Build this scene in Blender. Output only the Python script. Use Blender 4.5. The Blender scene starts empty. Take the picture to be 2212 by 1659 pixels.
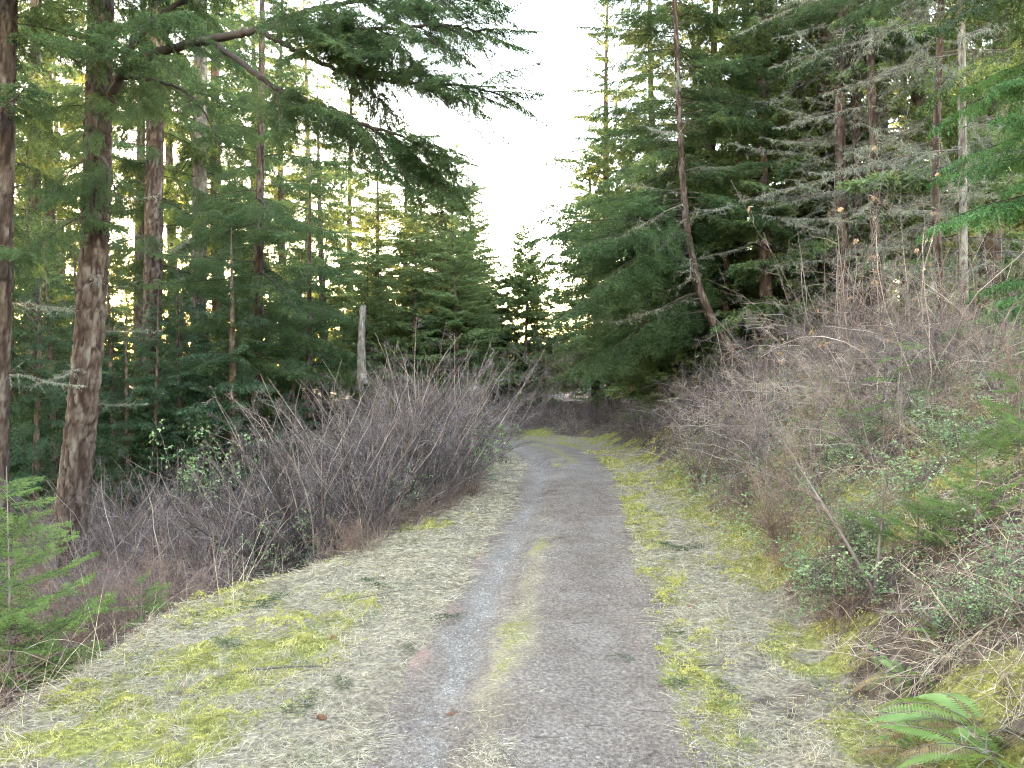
import bpy, math
import numpy as np
from mathutils import Vector, Matrix

# ------------------------------------------------------------------ camera, sky, sun, exposure
scene = bpy.context.scene
C = scene.collection
R = math.radians
CAM_Z = 1.7
F = 1662.0                      # focal length in the 2212-px-wide frame the layout was measured in
cam_d = bpy.data.cameras.new('camera'); cam = bpy.data.objects.new('camera', cam_d); C.objects.link(cam)
cam_d.sensor_width = 36.0; cam_d.lens = 36.0 * F / 2212.0
cam_d.clip_start = 0.05; cam_d.clip_end = 3000
PITCH = R(-1.0)
cam.location = (0, 0, CAM_Z); cam.rotation_euler = (R(90) + PITCH, 0, 0)
scene.camera = cam

SUN_AZ, SUN_EL = R(-27.5), R(5.0)      # azimuth from +Y towards +X
sun_dir = Vector((math.sin(SUN_AZ) * math.cos(SUN_EL), math.cos(SUN_AZ) * math.cos(SUN_EL), math.sin(SUN_EL)))
world = bpy.data.worlds.new('World'); scene.world = world; world.use_nodes = True
wn = world.node_tree; wn.nodes.clear()
wo = wn.nodes.new('ShaderNodeOutputWorld'); wb = wn.nodes.new('ShaderNodeBackground'); sk = wn.nodes.new('ShaderNodeTexSky')
sk.sky_type = 'NISHITA'; sk.sun_disc = False; sk.sun_elevation = SUN_EL; sk.sun_rotation = SUN_AZ
sk.altitude = 100; sk.air_density = 1.0; sk.dust_density = 0.2; sk.ozone_density = 0.1
wb.inputs['Strength'].default_value = 0.15
wn.links.new(sk.outputs[0], wb.inputs[0]); wn.links.new(wb.outputs[0], wo.inputs[0])
sl = bpy.data.lights.new('sun', 'SUN'); sl.energy = 2.0; sl.angle = R(0.5); sl.color = (1.0, 0.80, 0.50)
so = bpy.data.objects.new('sun', sl); C.objects.link(so); so.location = sun_dir * 100
so.rotation_euler = (-sun_dir).to_track_quat('-Z', 'Y').to_euler()
vs = scene.view_settings
vs.view_transform = 'Standard'; vs.look = 'None'; vs.gamma = 1.0; vs.exposure = 5.5; vs.use_curve_mapping = False
vs.use_white_balance = True; vs.white_balance_temperature = 6500; vs.white_balance_tint = 22
scene.render.engine = 'CYCLES'
cy = scene.cycles
cy.max_bounces = 2; cy.diffuse_bounces = 1; cy.glossy_bounces = 1; cy.transmission_bounces = 2; cy.transparent_max_bounces = 8
cy.use_adaptive_sampling = True; cy.adaptive_threshold = 0.015; cy.adaptive_min_samples = 40; cy.filter_width = 1.1
cy.use_denoising = True; cy.denoiser = 'OPENIMAGEDENOISE'; cy.denoising_input_passes = 'RGB_ALBEDO_NORMAL'; cy.denoising_prefilter = 'NONE'
cy.sample_clamp_indirect = 0.25

def P(px, py, d):
    """World point seen at (px, py) of the 2212x1659 frame at forward distance d."""
    X = (px - 1106.0) / F * d; Y = -(py - 829.5) / F * d
    c, s = math.cos(PITCH), math.sin(PITCH)
    return np.array([X, d * c - Y * s, CAM_Z + d * s + Y * c])

# ------------------------------------------------------------------ numpy toolkit
def rng_(s): return np.random.default_rng(s)
def unit(v): return v / np.maximum(np.linalg.norm(v, axis=-1, keepdims=True), 1e-9)
def _h(i, j, k, s):
    n = (i * 374761393 + j * 668265263 + k * 2147483647 + s * 974711) & 0x7fffffff
    n = ((n ^ (n >> 13)) * 1274126177) & 0x7fffffff
    n = (n ^ (n >> 16)) & 0xffff
    return n / 32767.5 - 1.0
def vnoise(x, y, z=0.0, s=0):
    x = np.asarray(x, float); y = np.asarray(y, float); z = np.asarray(z, float) + 0 * x
    i, j, k = np.floor(x).astype(np.int64), np.floor(y).astype(np.int64), np.floor(z).astype(np.int64)
    f = [a - np.floor(a) for a in (x, y, z)]; u, v, w = [t * t * (3 - 2 * t) for t in f]
    r = 0
    for a in (0, 1):
        for b in (0, 1):
            for c in (0, 1):
                r = r + _h(i + a, j + b, k + c, s) * (u if a else 1 - u) * (v if b else 1 - v) * (w if c else 1 - w)
    return r
def fbm(x, y, z=0.0, s=0, o=3):
    r = 0; a = 1.0
    for q in range(o):
        r = r + a * vnoise(np.asarray(x) * 2 ** q, np.asarray(y) * 2 ** q, np.asarray(z) * 2 ** q, s + q * 17); a *= 0.5
    return r
def sstep(a, b, x):
    t = np.clip((x - a) / (b - a), 0, 1); return t * t * (3 - 2 * t)

class MB:
    """Collects triangles; build() links them as ONE mesh object."""
    def __init__(s): s.v = []; s.t = []; s.m = []; s.sm = []; s.n = 0; s.att = []
    def add(s, v, t, mat=0, smooth=False):
        v = np.asarray(v, float).reshape(-1, 3); t = np.asarray(t, np.int64).reshape(-1, 3)
        s.v.append(v); s.t.append(t + s.n); s.n += len(v)
        s.m.append(np.full(len(t), mat, np.int32)); s.sm.append(np.full(len(t), smooth, bool)); return s
    def arrays(s): return np.concatenate(s.v), np.concatenate(s.t), np.concatenate(s.m), np.concatenate(s.sm)
    def mesh(s, name, mats):
        v, t, m, sm = s.arrays()
        me = bpy.data.meshes.new(name)
        me.vertices.add(len(v)); me.vertices.foreach_set('co', v.astype(np.float32).ravel())
        me.loops.add(len(t) * 3); me.loops.foreach_set('vertex_index', t.astype(np.int32).ravel())
        me.polygons.add(len(t)); me.polygons.foreach_set('loop_start', np.arange(0, len(t) * 3, 3, dtype=np.int32))
        for x in mats: me.materials.append(x)
        me.polygons.foreach_set('material_index', m); me.polygons.foreach_set('use_smooth', sm)
        me.update(calc_edges=True); me.validate(); return me
    def merge(s, arr, M, mat_off=0):
        v, t, m, sm = arr
        s.v.append(v @ M[:3, :3].T + M[:3, 3]); s.t.append(t + s.n); s.n += len(v); s.m.append(m + mat_off); s.sm.append(sm)

def link(name, me, parent=None, M=None):
    o = bpy.data.objects.new(name, me); C.objects.link(o)
    if parent is not None: o.parent = parent
    if M is not None: o.matrix_basis = Matrix([list(map(float, r)) for r in M])
    return o
def tag(o, label=None, cat=None, group=None, kind=None):
    if label: o['label'] = label
    if cat: o['category'] = cat
    if group: o['group'] = group
    if kind: o['kind'] = kind
    return o
def thing(name, loc, label, cat, group=None, rz=0.0, sc=1.0):
    o = bpy.data.objects.new(name, None); C.objects.link(o); o.empty_display_size = 0.2
    o.location = [float(a) for a in loc]; o.rotation_euler = (0, 0, rz); o.scale = (sc, sc, sc)
    return tag(o, label, cat, group)
def fattr(me, name, arr):
    a = me.attributes.new(name, 'FLOAT', 'POINT'); a.data.foreach_set('value', np.asarray(arr, np.float32))

def grow(rng, p0, d0, L, nseg, wander=0.1, trop=(0, 0, 1), tw=0.0):
    """Grow N wandering polylines at once -> (N, nseg+1, 3)."""
    p = np.array(p0, float).reshape(-1, 3); d = unit(np.array(d0, float).reshape(-1, 3)); N = len(p)
    L = np.broadcast_to(np.asarray(L, float), (N,))[:, None]; out = [p]
    trop = np.asarray(trop, float); tw = np.broadcast_to(np.asarray(tw, float), (N,))[:, None]
    for k in range(nseg):
        d = unit(d + wander * rng.normal(size=d.shape) + tw * trop / nseg); p = p + d * L / nseg; out.append(p)
    return np.stack(out, 1)
def tubes(mb, paths, r0, r1, sides=3, mat=0, smooth=True, power=1.0, cap=False):
    N, S, _ = paths.shape
    t = np.gradient(paths, axis=1); t = unit(t)
    ref = np.where(np.abs(t[:, :1, 2:3]) > 0.8, np.array([1.0, 0.13, 0.0]), np.array([0.09, 0.05, 1.0]))
    a = unit(np.cross(t, np.broadcast_to(ref, t.shape))); b = np.cross(t, a)
    k = np.linspace(0, 1, S) ** power
    rad = np.broadcast_to(np.asarray(r0, float), (N,))[:, None] * (1 - k) + np.broadcast_to(np.asarray(r1, float), (N,))[:, None] * k
    th = np.arange(sides) * 2 * math.pi / sides
    v = paths[:, :, None, :] + rad[:, :, None, None] * (a[:, :, None, :] * np.cos(th)[None, None, :, None] + b[:, :, None, :] * np.sin(th)[None, None, :, None])
    idx = np.arange(N * S * sides).reshape(N, S, sides); nx = np.roll(idx, -1, axis=2)
    q = np.stack([idx[:, :-1], nx[:, :-1], nx[:, 1:], idx[:, 1:]], -1).reshape(-1, 4)
    mb.add(v, np.concatenate([q[:, [0, 1, 2]], q[:, [0, 2, 3]]]), mat, smooth)
    if cap:
        for e in (0, S - 1):
            for n in range(N):
                ring = idx[n, e]; c = [[ring[0], ring[i], ring[i + 1]] for i in range(1, sides - 1)]
                vv = v.reshape(-1, 3)[ring]; mb.add(vv, [[0, i, i + 1] for i in range(1, sides - 1)], mat, False)
def at(paths, i, t):
    """Point and tangent at parameter t (0..1) of polyline i."""
    S = paths.shape[1] - 1; x = np.clip(t, 0, 0.9999) * S; k = x.astype(int); f = (x - k)[:, None]
    a = paths[i, k]; b = paths[i, k + 1]; return a + (b - a) * f, unit(b - a)
def spawn(rng, paths, per, t0, t1, ang, jit=0.15, planar=True, lift=0.0, up=(0, 0, 1)):
    """Side shoots on every polyline: parent index, t, start, direction."""
    N = len(paths); i = np.repeat(np.arange(N), per); t = np.tile((np.arange(per) + 0.5) / per, N)
    t = t0 + (t1 - t0) * np.clip(t + rng.uniform(-.5, .5, len(t)) * 0.9 / per, 0, 1)
    p, tg = at(paths, i, t)
    if planar:
        side = unit(np.cross(tg, np.asarray(up, float) + 0 * tg) + 1e-6) * np.tile(np.where(np.arange(per) % 2, 1.0, -1.0), N)[:, None]
        side = unit(side + rng.normal(0, jit, side.shape))
    else:
        r = rng.normal(size=tg.shape); side = unit(r - (r * tg).sum(1, keepdims=True) * tg)
    a = ang + rng.normal(0, jit, len(t)); d = np.cos(a)[:, None] * tg + np.sin(a)[:, None] * side
    d[:, 2] += lift; return i, t, p, unit(d)
def blades(mb, p, d, ln, w, rng, mat=0, flat=None, jit=0.5):
    """One thin triangle per needle / blade / leaflet."""
    n = len(p)
    ref = rng.normal(size=(n, 3)) if flat is None else np.asarray(flat, float) + jit * rng.normal(size=(n, 3))
    s = unit(np.cross(d, ref)) * (np.broadcast_to(np.asarray(w, float), (n,))[:, None] * 0.5)
    tip = p + d * np.broadcast_to(np.asarray(ln, float), (n,))[:, None]
    v = np.stack([p - s, p + s, tip], 1); mb.add(v, np.arange(3 * n), mat)
def leaves(mb, p, d, ln, w, rng, mat=0, flat=(0, 0, 1), jit=0.5):
    """A four-sided pointed leaf (two triangles)."""
    n = len(p); ref = np.asarray(flat, float) + jit * rng.normal(size=(n, 3))
    s = unit(np.cross(d, ref)) * (np.broadcast_to(np.asarray(w, float), (n,))[:, None] * 0.5)
    l = np.broadcast_to(np.asarray(ln, float), (n,))[:, None]; mid = p + d * l * 0.45
    v = np.stack([p, mid - s, p + d * l, mid + s], 1)
    k = np.arange(n)[:, None] * 4; mb.add(v, np.concatenate([k + [0, 1, 2], k + [0, 2, 3]], 0), mat)
def along(rng, paths, spacing, t0=0.05):
    """Random sample points on all polylines, about one per `spacing` metres."""
    L = np.linalg.norm(np.diff(paths, axis=1), axis=2).sum(1)
    n = np.maximum(1, np.round(L * (1 - t0) / spacing).astype(int)); i = np.repeat(np.arange(len(paths)), n)
    t = t0 + (1 - t0) * rng.random(len(i)); p, tg = at(paths, i, t); return i, t, p, tg
def rotz(a):
    c, s = math.cos(a), math.sin(a); return np.array([[c, -s, 0, 0], [s, c, 0, 0], [0, 0, 1, 0], [0, 0, 0, 1.0]])
def roty(a):
    c, s = math.cos(a), math.sin(a); return np.array([[c, 0, s, 0], [0, 1, 0, 0], [-s, 0, c, 0], [0, 0, 0, 1.0]])
def rotx(a):
    c, s = math.cos(a), math.sin(a); return np.array([[1, 0, 0, 0], [0, c, -s, 0], [0, s, c, 0], [0, 0, 0, 1.0]])
def trs(p, az=0.0, pitch=0.0, roll=0.0, s=1.0):
    """+X of the source points along azimuth az, raised by pitch."""
    M = rotz(az) @ roty(-pitch) @ rotx(roll); M[:3, :3] *= s; M[:3, 3] = p; return M

# ------------------------------------------------------------------ materials
def mat(name, cols, scale=4.0, rough=0.85, transl=0.0, tcol=None, var=0.25, bump=0.0, bscale=40.0, spec=0.25, coord='Object', stretch=None, detail=4.0):
    """Noise-mixed base colour with per-object variation, optional translucency and fine bump."""
    m = bpy.data.materials.new(name); m.use_nodes = True; nt = m.node_tree; N = nt.nodes; L = nt.links; N.clear()
    out = N.new('ShaderNodeOutputMaterial'); b = N.new('ShaderNodeBsdfPrincipled')
    tc = N.new('ShaderNodeTexCoord'); vec = tc.outputs[coord]
    if stretch:
        mp = N.new('ShaderNodeMapping'); mp.inputs['Scale'].default_value = stretch; L.new(vec, mp.inputs[0]); vec = mp.outputs[0]
    no = N.new('ShaderNodeTexNoise'); no.inputs['Scale'].default_value = scale; no.inputs['Detail'].default_value = detail; L.new(vec, no.inputs[0])
    cr = N.new('ShaderNodeValToRGB'); el = cr.color_ramp.elements
    n = len(cols)
    for q, c in enumerate(cols):
        pos = 0.32 + 0.36 * q / max(1, n - 1)
        e = el[q] if q < 2 else el.new(pos)
        e.position = pos; e.color = (*c, 1)
    L.new(no.outputs[0], cr.inputs[0])
    oi = N.new('ShaderNodeObjectInfo'); mr = N.new('ShaderNodeMapRange'); mr.inputs[3].default_value = 1 - var; mr.inputs[4].default_value = 1 + var
    L.new(oi.outputs['Random'], mr.inputs[0])
    hs = N.new('ShaderNodeHueSaturation'); L.new(cr.outputs[0], hs.inputs['Color']); L.new(mr.outputs[0], hs.inputs['Value'])
    L.new(hs.outputs[0], b.inputs['Base Color']); b.inputs['Roughness'].default_value = rough; b.inputs['Specular IOR Level'].default_value = spec
    if bump:
        bn = N.new('ShaderNodeTexNoise'); bn.inputs['Scale'].default_value = bscale; bn.inputs['Detail'].default_value = 5; L.new(vec, bn.inputs[0])
        bp = N.new('ShaderNodeBump'); bp.inputs['Strength'].default_value = bump; bp.inputs['Distance'].default_value = 0.02
        L.new(bn.outputs[0], bp.inputs['Height']); L.new(bp.outputs[0], b.inputs['Normal'])
    if transl:
        t = N.new('ShaderNodeBsdfTranslucent'); mx = N.new('ShaderNodeMixShader'); mx.inputs[0].default_value = transl
        if tcol is None: L.new(hs.outputs[0], t.inputs[0])
        else:
            mm = N.new('ShaderNodeMix'); mm.data_type = 'RGBA'; mm.inputs[0].default_value = 0.6
            L.new(hs.outputs[0], mm.inputs[6]); mm.inputs[7].default_value = (*tcol, 1); L.new(mm.outputs[2], t.inputs[0])
        L.new(b.outputs[0], mx.inputs[1]); L.new(t.outputs[0], mx.inputs[2]); L.new(mx.outputs[0], out.inputs[0])
    else: L.new(b.outputs[0], out.inputs[0])
    return m

M_FIR = mat('fir needles', [(.019, .043, .019), (.034, .070, .028), (.058, .098, .040)], 1.3, .55, .32, (.14, .20, .035), .2)
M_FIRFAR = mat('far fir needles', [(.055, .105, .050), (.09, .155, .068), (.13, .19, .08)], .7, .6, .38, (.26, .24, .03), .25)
M_CEDAR = mat('cedar sprays', [(.014, .037, .019), (.026, .058, .029), (.048, .085, .046)], 1.2, .5, .25, (.16, .24, .04), .2)
M_YOUNG = mat('young conifer needles', [(.042, .088, .024), (.072, .135, .036), (.12, .18, .052)], 2.5, .5, .3, (.2, .28, .05), .15)
M_CEDARB = mat('bright cedar sprays', [(.035, .095, .030), (.06, .15, .048), (.10, .21, .08)], 2.0, .5, .3, (.14, .30, .05), .15)
M_TWIG = mat('conifer twigs', [(.022, .016, .013), (.045, .034, .028)], 6, .9, var=.2)
M_DEAD = mat('dead twigs', [(.060, .048, .042), (.12, .10, .09)], 5, .9, var=.25)
M_LICHEN = mat('lichen', [(.13, .15, .115), (.24, .27, .21)], 5, .95, .2, var=.15)
M_BARK = mat('fir bark', [(.055, .034, .026), (.115, .080, .064), (.21, .185, .165)], 7, .92, var=.12, bump=.8, bscale=45, stretch=(1, 1, .35))
M_BARKPALE = mat('pale bark', [(.10, .09, .08), (.20, .19, .17), (.33, .34, .31)], 6, .9, var=.15, bump=.5, bscale=50, stretch=(1, 1, .5))
def bark_material(name, plates, cracks):
    m = mat(name, plates, 9, .92, var=.12, bump=.7, bscale=60, stretch=(1, 1, .4)); nt = m.node_tree; N = nt.nodes; L = nt.links
    a = N.new('ShaderNodeAttribute'); a.attribute_name = 'crack'; hs = next(n for n in N if n.bl_idname == 'ShaderNodeHueSaturation'); b = next(n for n in N if n.bl_idname == 'ShaderNodeBsdfPrincipled')
    x = N.new('ShaderNodeMix'); x.data_type = 'RGBA'; L.new(a.outputs['Fac'], x.inputs[0]); L.new(hs.outputs[0], x.inputs[6]); x.inputs[7].default_value = (*cracks, 1); L.new(x.outputs[2], b.inputs['Base Color'])
    return m
M_BARK = bark_material('fir bark', [(.036, .023, .018), (.066, .047, .038), (.125, .105, .092)], (.020, .010, .007))
M_BARKPALE = bark_material('pale bark', [(.08, .07, .06), (.135, .125, .11), (.23, .235, .21)], (.07, .05, .042))
M_STEM = mat('shrub stems', [(.060, .045, .042), (.12, .095, .088), (.20, .175, .16)], 3, .85, var=.2)
M_TWIGV = mat('purple grey twigs', [(.036, .026, .028), (.072, .056, .059), (.165, .142, .142)], 2.2, .85, var=.4)
M_TWIGP = mat('pale pinkish twigs', [(.11, .080, .070), (.19, .148, .132), (.35, .31, .285)], 1.4, .85, var=.35)
M_TWIGR = mat('red brown twigs', [(.075, .046, .037), (.135, .090, .072), (.25, .18, .15)], 1.5, .85, var=.2)
M_DRYLEAF = mat('dry leaves', [(.22, .14, .08), (.36, .25, .16)], 9, .8, .3, var=.15)
M_STRAW = mat('dry grass', [(.17, .135, .09), (.31, .265, .18), (.50, .445, .33)], 22.0, .85, .15, var=.1)
M_MOSS = mat('moss', [(.16, .155, .032), (.30, .285, .075), (.43, .40, .15)], 9.0, .95, .2, var=.1)
M_GRASS = mat('green grass', [(.07, .12, .04), (.14, .20, .07)], 3, .8, .25, var=.1)
M_FERN = mat('fern fronds', [(.075, .12, .035), (.13, .205, .055), (.20, .29, .09)], 5, .55, .3, (.3, .4, .06), .1)
M_CONE = mat('cone scales', [(.10, .045, .025), (.20, .10, .06)], 40, .8)
M_STICK = mat('fallen sticks', [(.045, .035, .030), (.11, .09, .08)], 12, .9, var=.2)
M_PEB = mat('pebbles', [(.13, .113, .094), (.20, .178, .15), (.34, .31, .27)], 25, .8, coord='Object', var=.1)
M_LITTER = mat('needle litter', [(.10, .065, .045), (.20, .14, .10), (.30, .23, .17)], 12, .9)
M_BROADLEAF = mat('small evergreen leaves', [(.07, .13, .05), (.15, .24, .10), (.27, .36, .19)], 6, .5, .2, var=.2)
M_REDLEAF = mat('dark red leaves', [(.07, .02, .025), (.13, .045, .045)], 6, .5, .2)

# ------------------------------------------------------------------ road centre line and terrain
_ctl = np.array([(-1.2, -14), (-.75, -7), (-.28, -1.5), (.10, 3.3), (.31, 5.65), (.75, 10), (.98, 13.2), (.92, 15.5), (.45, 17.4), (-.7, 19.0), (-2.8, 20.4), (-6, 21.8), (-11, 23.5), (-20, 26.)])
def catmull(c, n=14):
    out = []
    for i in range(len(c) - 1):
        p0, p1, p2, p3 = c[max(i - 1, 0)], c[i], c[i + 1], c[min(i + 2, len(c) - 1)]
        for t in np.linspace(0, 1, n, endpoint=False):
            out.append(.5 * ((2 * p1) + (-p0 + p2) * t + (2 * p0 - 5 * p1 + 4 * p2 - p3) * t * t + (-p0 + 3 * p1 - 3 * p2 + p3) * t ** 3))
    return np.array(out + [c[-1]])
CL = catmull(_ctl); CL_D = np.diff(CL, axis=0); CL_L = np.linalg.norm(CL_D, axis=1); CL_S = np.concatenate([[0], np.cumsum(CL_L)])
_s0 = np.interp(0, CL[:, 1], CL_S)     # arc length at the camera
CL_S = CL_S - _s0
def road_us(x, y):
    """Signed lateral offset u (right positive) and arc length s."""
    x = np.asarray(x, float).ravel(); y = np.asarray(y, float).ravel()
    U = np.empty(len(x)); S = np.empty(len(x))
    for a in range(0, len(x), 20000):
        q = np.stack([x[a:a + 20000], y[a:a + 20000]], 1)
        rel = q[:, None] - CL[None, :-1]; t = np.clip((rel * CL_D).sum(2) / (CL_L ** 2), 0, 1)
        df = rel - t[..., None] * CL_D; dd = (df ** 2).sum(2); k = dd.argmin(1); r = np.arange(len(q))
        cr = CL_D[k, 0] * rel[r, k, 1] - CL_D[k, 1] * rel[r, k, 0]
        U[a:a + 20000] = np.sqrt(dd[r, k]) * np.where(cr > 0, -1, 1); S[a:a + 20000] = CL_S[k] + t[r, k] * CL_L[k]
    return U, S
HW = 0.74
def verge_l(s): return np.interp(s, [-10, 3.7, 5.6, 6.8, 8.2, 10, 14, 18, 25], [2.2, 1.85, 1.85, 1.35, .95, .70, .60, .7, 1.0])
def verge_r(s): return np.interp(s, [-10, 3, 5, 9, 13, 18, 25], [.75, .72, .75, .70, .60, .6, .8])
def height(x, y, fine=True):
    sh = np.shape(x); x = np.asarray(x, float).ravel(); y = np.asarray(y, float).ravel()
    u, s = road_us(x, y)
    wl = HW + verge_l(s) + .18 * vnoise(x * .9, y * .9, 3, 5); wr = HW + verge_r(s) + .12 * vnoise(x * 1.1, y * 1.1, 7, 6)
    e = np.maximum(0, -u - wl); r = np.maximum(0, u - wr)
    z = -0.95 * (1 - np.exp(-(e / 1.15) ** 1.5)) - .010 * np.minimum(e, 60)         # falls away on the left
    r = r * 1.0; bk = np.interp(s, [14.2, 19], [1.0, .25])
    z = z + bk * 1.65 * (1 - np.exp(-(r / 1.35) ** 1.35)) + bk * .085 * np.minimum(r, 60) * sstep(.5, 4, r)   # cut bank on the right
    z = z + sstep(.75, 1.6, np.maximum(u, 0)) * .05 - sstep(HW, HW + 1.4, -u) * .04
    if fine:
        off = sstep(HW - .1, HW + .3, np.abs(u)); b = sstep(0.0, 1.2, r) + sstep(0, 1, e)
        z = z + off * (.018 * fbm(x * 3.1, y * 3.1, 0, 11) + .012 * fbm(x * 9, y * 9, 0, 12, 2)) + b * (.11 * fbm(x * 1.0, y * 1.0, 0, 13, 3) + .035 * fbm(x * 4, y * 4, 0, 14, 2))
        far = sstep(14, 60, np.abs(u)); z = z + far * .8 * fbm(x * .05, y * .05, 0, 15, 2)
        z = z - .060 * (1 - sstep(HW - .30, HW - .02, np.abs(u))) - .015 * (1 - off)
    return z.reshape(sh)
def hz(x, y): return float(height(np.array([x]), np.array([y]))[0])
def ground_pt(px, d, dz=0.0):
    """Ground point under image column px at forward distance d."""
    q = P(px, 829.5, d); return np.array([q[0], q[1], hz(q[0], q[1]) + dz])

def grid_axis(a, b, step, far_lo, far_hi, g=1.18):
    mid = list(np.arange(a, b, step)); lo = []; x = a; st = step
    while x > far_lo: st *= g; x -= st; lo.append(x)
    hi = []; x = mid[-1]; st = step
    while x < far_hi: st *= g; x += st; hi.append(x)
    return np.array(lo[::-1] + mid + hi)
gx = grid_axis(-5.0, 6.0, .06, -400, 400); gy = grid_axis(2.0, 20.0, .075, -300, 500)
GX, GY = np.meshgrid(gx, gy); GZ = height(GX, GY)
ny, nx = GX.shape; idx = np.arange(nx * ny).reshape(ny, nx)
q = np.stack([idx[:-1, :-1], idx[:-1, 1:], idx[1:, 1:], idx[1:, :-1]], -1).reshape(-1, 4)
mb = MB(); mb.add(np.stack([GX, GY, GZ], -1), np.concatenate([q[:, [0, 1, 2]], q[:, [0, 2, 3]]]), 0, True)

def moss_mask(x, y, u=None, s=None):
    """Where moss grows: verge patches, the ditch on the right, mounds on the bank."""
    if u is None: u, s = road_us(x, y)
    u = u + .10 * fbm(x * 2.6, y * 2.6, 0, 38, 3); n = fbm(x * 1.3, y * 1.3, 0, 31, 4); wl = HW + verge_l(s); wr = HW + verge_r(s)
    left = sstep(-HW - .35, -HW - .8, u) * sstep(-wl - .25, -wl + .1, u) * sstep(-.3, .6, n + .95 * sstep(7, 3.0, s) * sstep(-HW - .25, -HW - .8, u) - .16)
    edge = 1.3 * sstep(HW - .12, HW + .06, u) * sstep(HW + .42, HW + .12, u) * sstep(-.6, .15, n + .35 * vnoise(x * 3, y * 3, 0, 36))
    ditch = 1.2 * sstep(wr - .30, wr + .02, u) * sstep(wr + 1.1, wr + .2, u) * sstep(-.45, .2, n + .40 * sstep(4, 7, s)) * sstep(24, 20, s)
    bank = sstep(wr + .2, wr + .8, u) * sstep(wr + 6, wr + 3, u) * sstep(17, 12, s) * (.40 + .60 * sstep(-.3, .45, n))
    fine = sstep(-.75, .35, fbm(x * 4.5, y * 4.5, 0, 39, 3))
    return np.clip((left + edge + ditch + .8 * bank) * (.35 + .65 * fine), 0, 1)
def straw_mask(x, y, u=None, s=None):
    if u is None: u, s = road_us(x, y)
    wl = HW + verge_l(s); wr = HW + verge_r(s); n = fbm(x * 1.3, y * 1.3, 0, 33, 3)
    l = sstep(-HW + .35, -HW + .1, u) * sstep(-wl - .45, -wl + .05, u); r = sstep(HW - .35, HW - .1, u) * sstep(wr + .35, wr - .1, u)
    return np.clip((l + r) * (.75 + .4 * n), 0, 1)
_u, _s = road_us(GX, GY)
g_me = None
def ground_material():
    m = bpy.data.materials.new('ground cover'); m.use_nodes = True; nt = m.node_tree; N = nt.nodes; L = nt.links
    b = N['Principled BSDF']; b.inputs['Roughness'].default_value = .95; b.inputs['Specular IOR Level'].default_value = .15
    tc = N.new('ShaderNodeTexCoord')
    def noise(sc, det=5):
        n = N.new('ShaderNodeTexNoise'); n.inputs['Scale'].default_value = sc; n.inputs['Detail'].default_value = det; L.new(tc.outputs['Object'], n.inputs[0]); return n.outputs[0]
    def ramp(src, cols):
        c = N.new('ShaderNodeValToRGB'); e = c.color_ramp.elements
        for q, (p, col) in enumerate(cols):
            x = e[q] if q < 2 else e.new(p)
            x.position = p; x.color = (*col, 1)
        L.new(src, c.inputs[0]); return c.outputs[0]
    def attr(n):
        a = N.new('ShaderNodeAttribute'); a.attribute_name = n; return a.outputs['Fac']
    def soft(a, nz, lo, hi):
        ad = N.new('ShaderNodeMath'); ad.operation = 'ADD'; L.new(a, ad.inputs[0]); L.new(nz, ad.inputs[1])
        mr = N.new('ShaderNodeMapRange'); mr.interpolation_type = 'SMOOTHSTEP'; mr.inputs[1].default_value = lo; mr.inputs[2].default_value = hi; L.new(ad.outputs[0], mr.inputs[0]); return mr.outputs[0]
    def mix(f, a, c):
        x = N.new('ShaderNodeMix'); x.data_type = 'RGBA'; L.new(f, x.inputs[0]); L.new(a, x.inputs[6]); L.new(c, x.inputs[7]); return x.outputs[2]
    soil = ramp(noise(14), [(.3, (.035, .025, .019)), (.55, (.075, .055, .042)), (.75, (.15, .115, .088))])
    straw = ramp(noise(38), [(.3, (.085, .068, .050)), (.5, (.17, .14, .10)), (.72, (.28, .24, .17))])
    moss = ramp(noise(30), [(.3, (.075, .071, .022)), (.5, (.15, .145, .036)), (.7, (.25, .235, .065))])
    nz = noise(9, 6)
    col = mix(soft(attr('straw'), nz, .55, .9), soil, straw); col = mix(soft(attr('moss'), noise(16, 8), .85, 1.5), col, moss)
    L.new(col, b.inputs['Base Color'])
    bp = N.new('ShaderNodeBump'); bp.inputs['Strength'].default_value = .9; bp.inputs['Distance'].default_value = .03; L.new(noise(55, 6), bp.inputs['Height']); L.new(bp.outputs[0], b.inputs['Normal'])
    return m
g_me = mb.mesh('ground', [ground_material()])
fattr(g_me, 'moss', moss_mask(GX.ravel(), GY.ravel(), _u, _s)); fattr(g_me, 'straw', straw_mask(GX.ravel(), GY.ravel(), _u, _s))
ground = tag(link('ground', g_me), 'forest ground falling away left of the track and rising in a bank right of it', kind='structure')

# the gravel track, a sheet of its own whose edges sink into the verge
def centre(s):
    return np.stack([np.interp(s, CL_S, CL[:, 0]), np.interp(s, CL_S, CL[:, 1])], -1)
def road_pt(s, u):
    s = np.asarray(s, float); c = centre(s); d = unit(centre(s + .05) - centre(s - .05)); nrm = np.stack([d[..., 1], -d[..., 0]], -1)
    return c + nrm * np.asarray(u)[..., None]
def road_z(u, s, x, y):
    rut = -.034 * np.exp(-((u + .50) / .17) ** 2) - .022 * np.exp(-((u - .42) / .24) ** 2) + .012 * np.exp(-((u + .12) / .2) ** 2)
    edge = -.040 * sstep(HW - .10, HW + .20, np.abs(u))
    return .010 + rut + edge + .008 * fbm(x * 2.3, y * 2.3, 0, 41, 3) + .004 * fbm(x * 14, y * 14, 0, 42, 2)
ss = np.concatenate([np.arange(-9, 2.4, .3), np.arange(2.4, 12, .035), np.arange(12, 30, .1)]); uu = np.linspace(-HW - .2, HW + .2, 56)
SS, UU = np.meshgrid(ss, uu, indexing='ij'); XY = road_pt(SS, UU); RZ = road_z(UU, SS, XY[..., 0], XY[..., 1])
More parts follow.
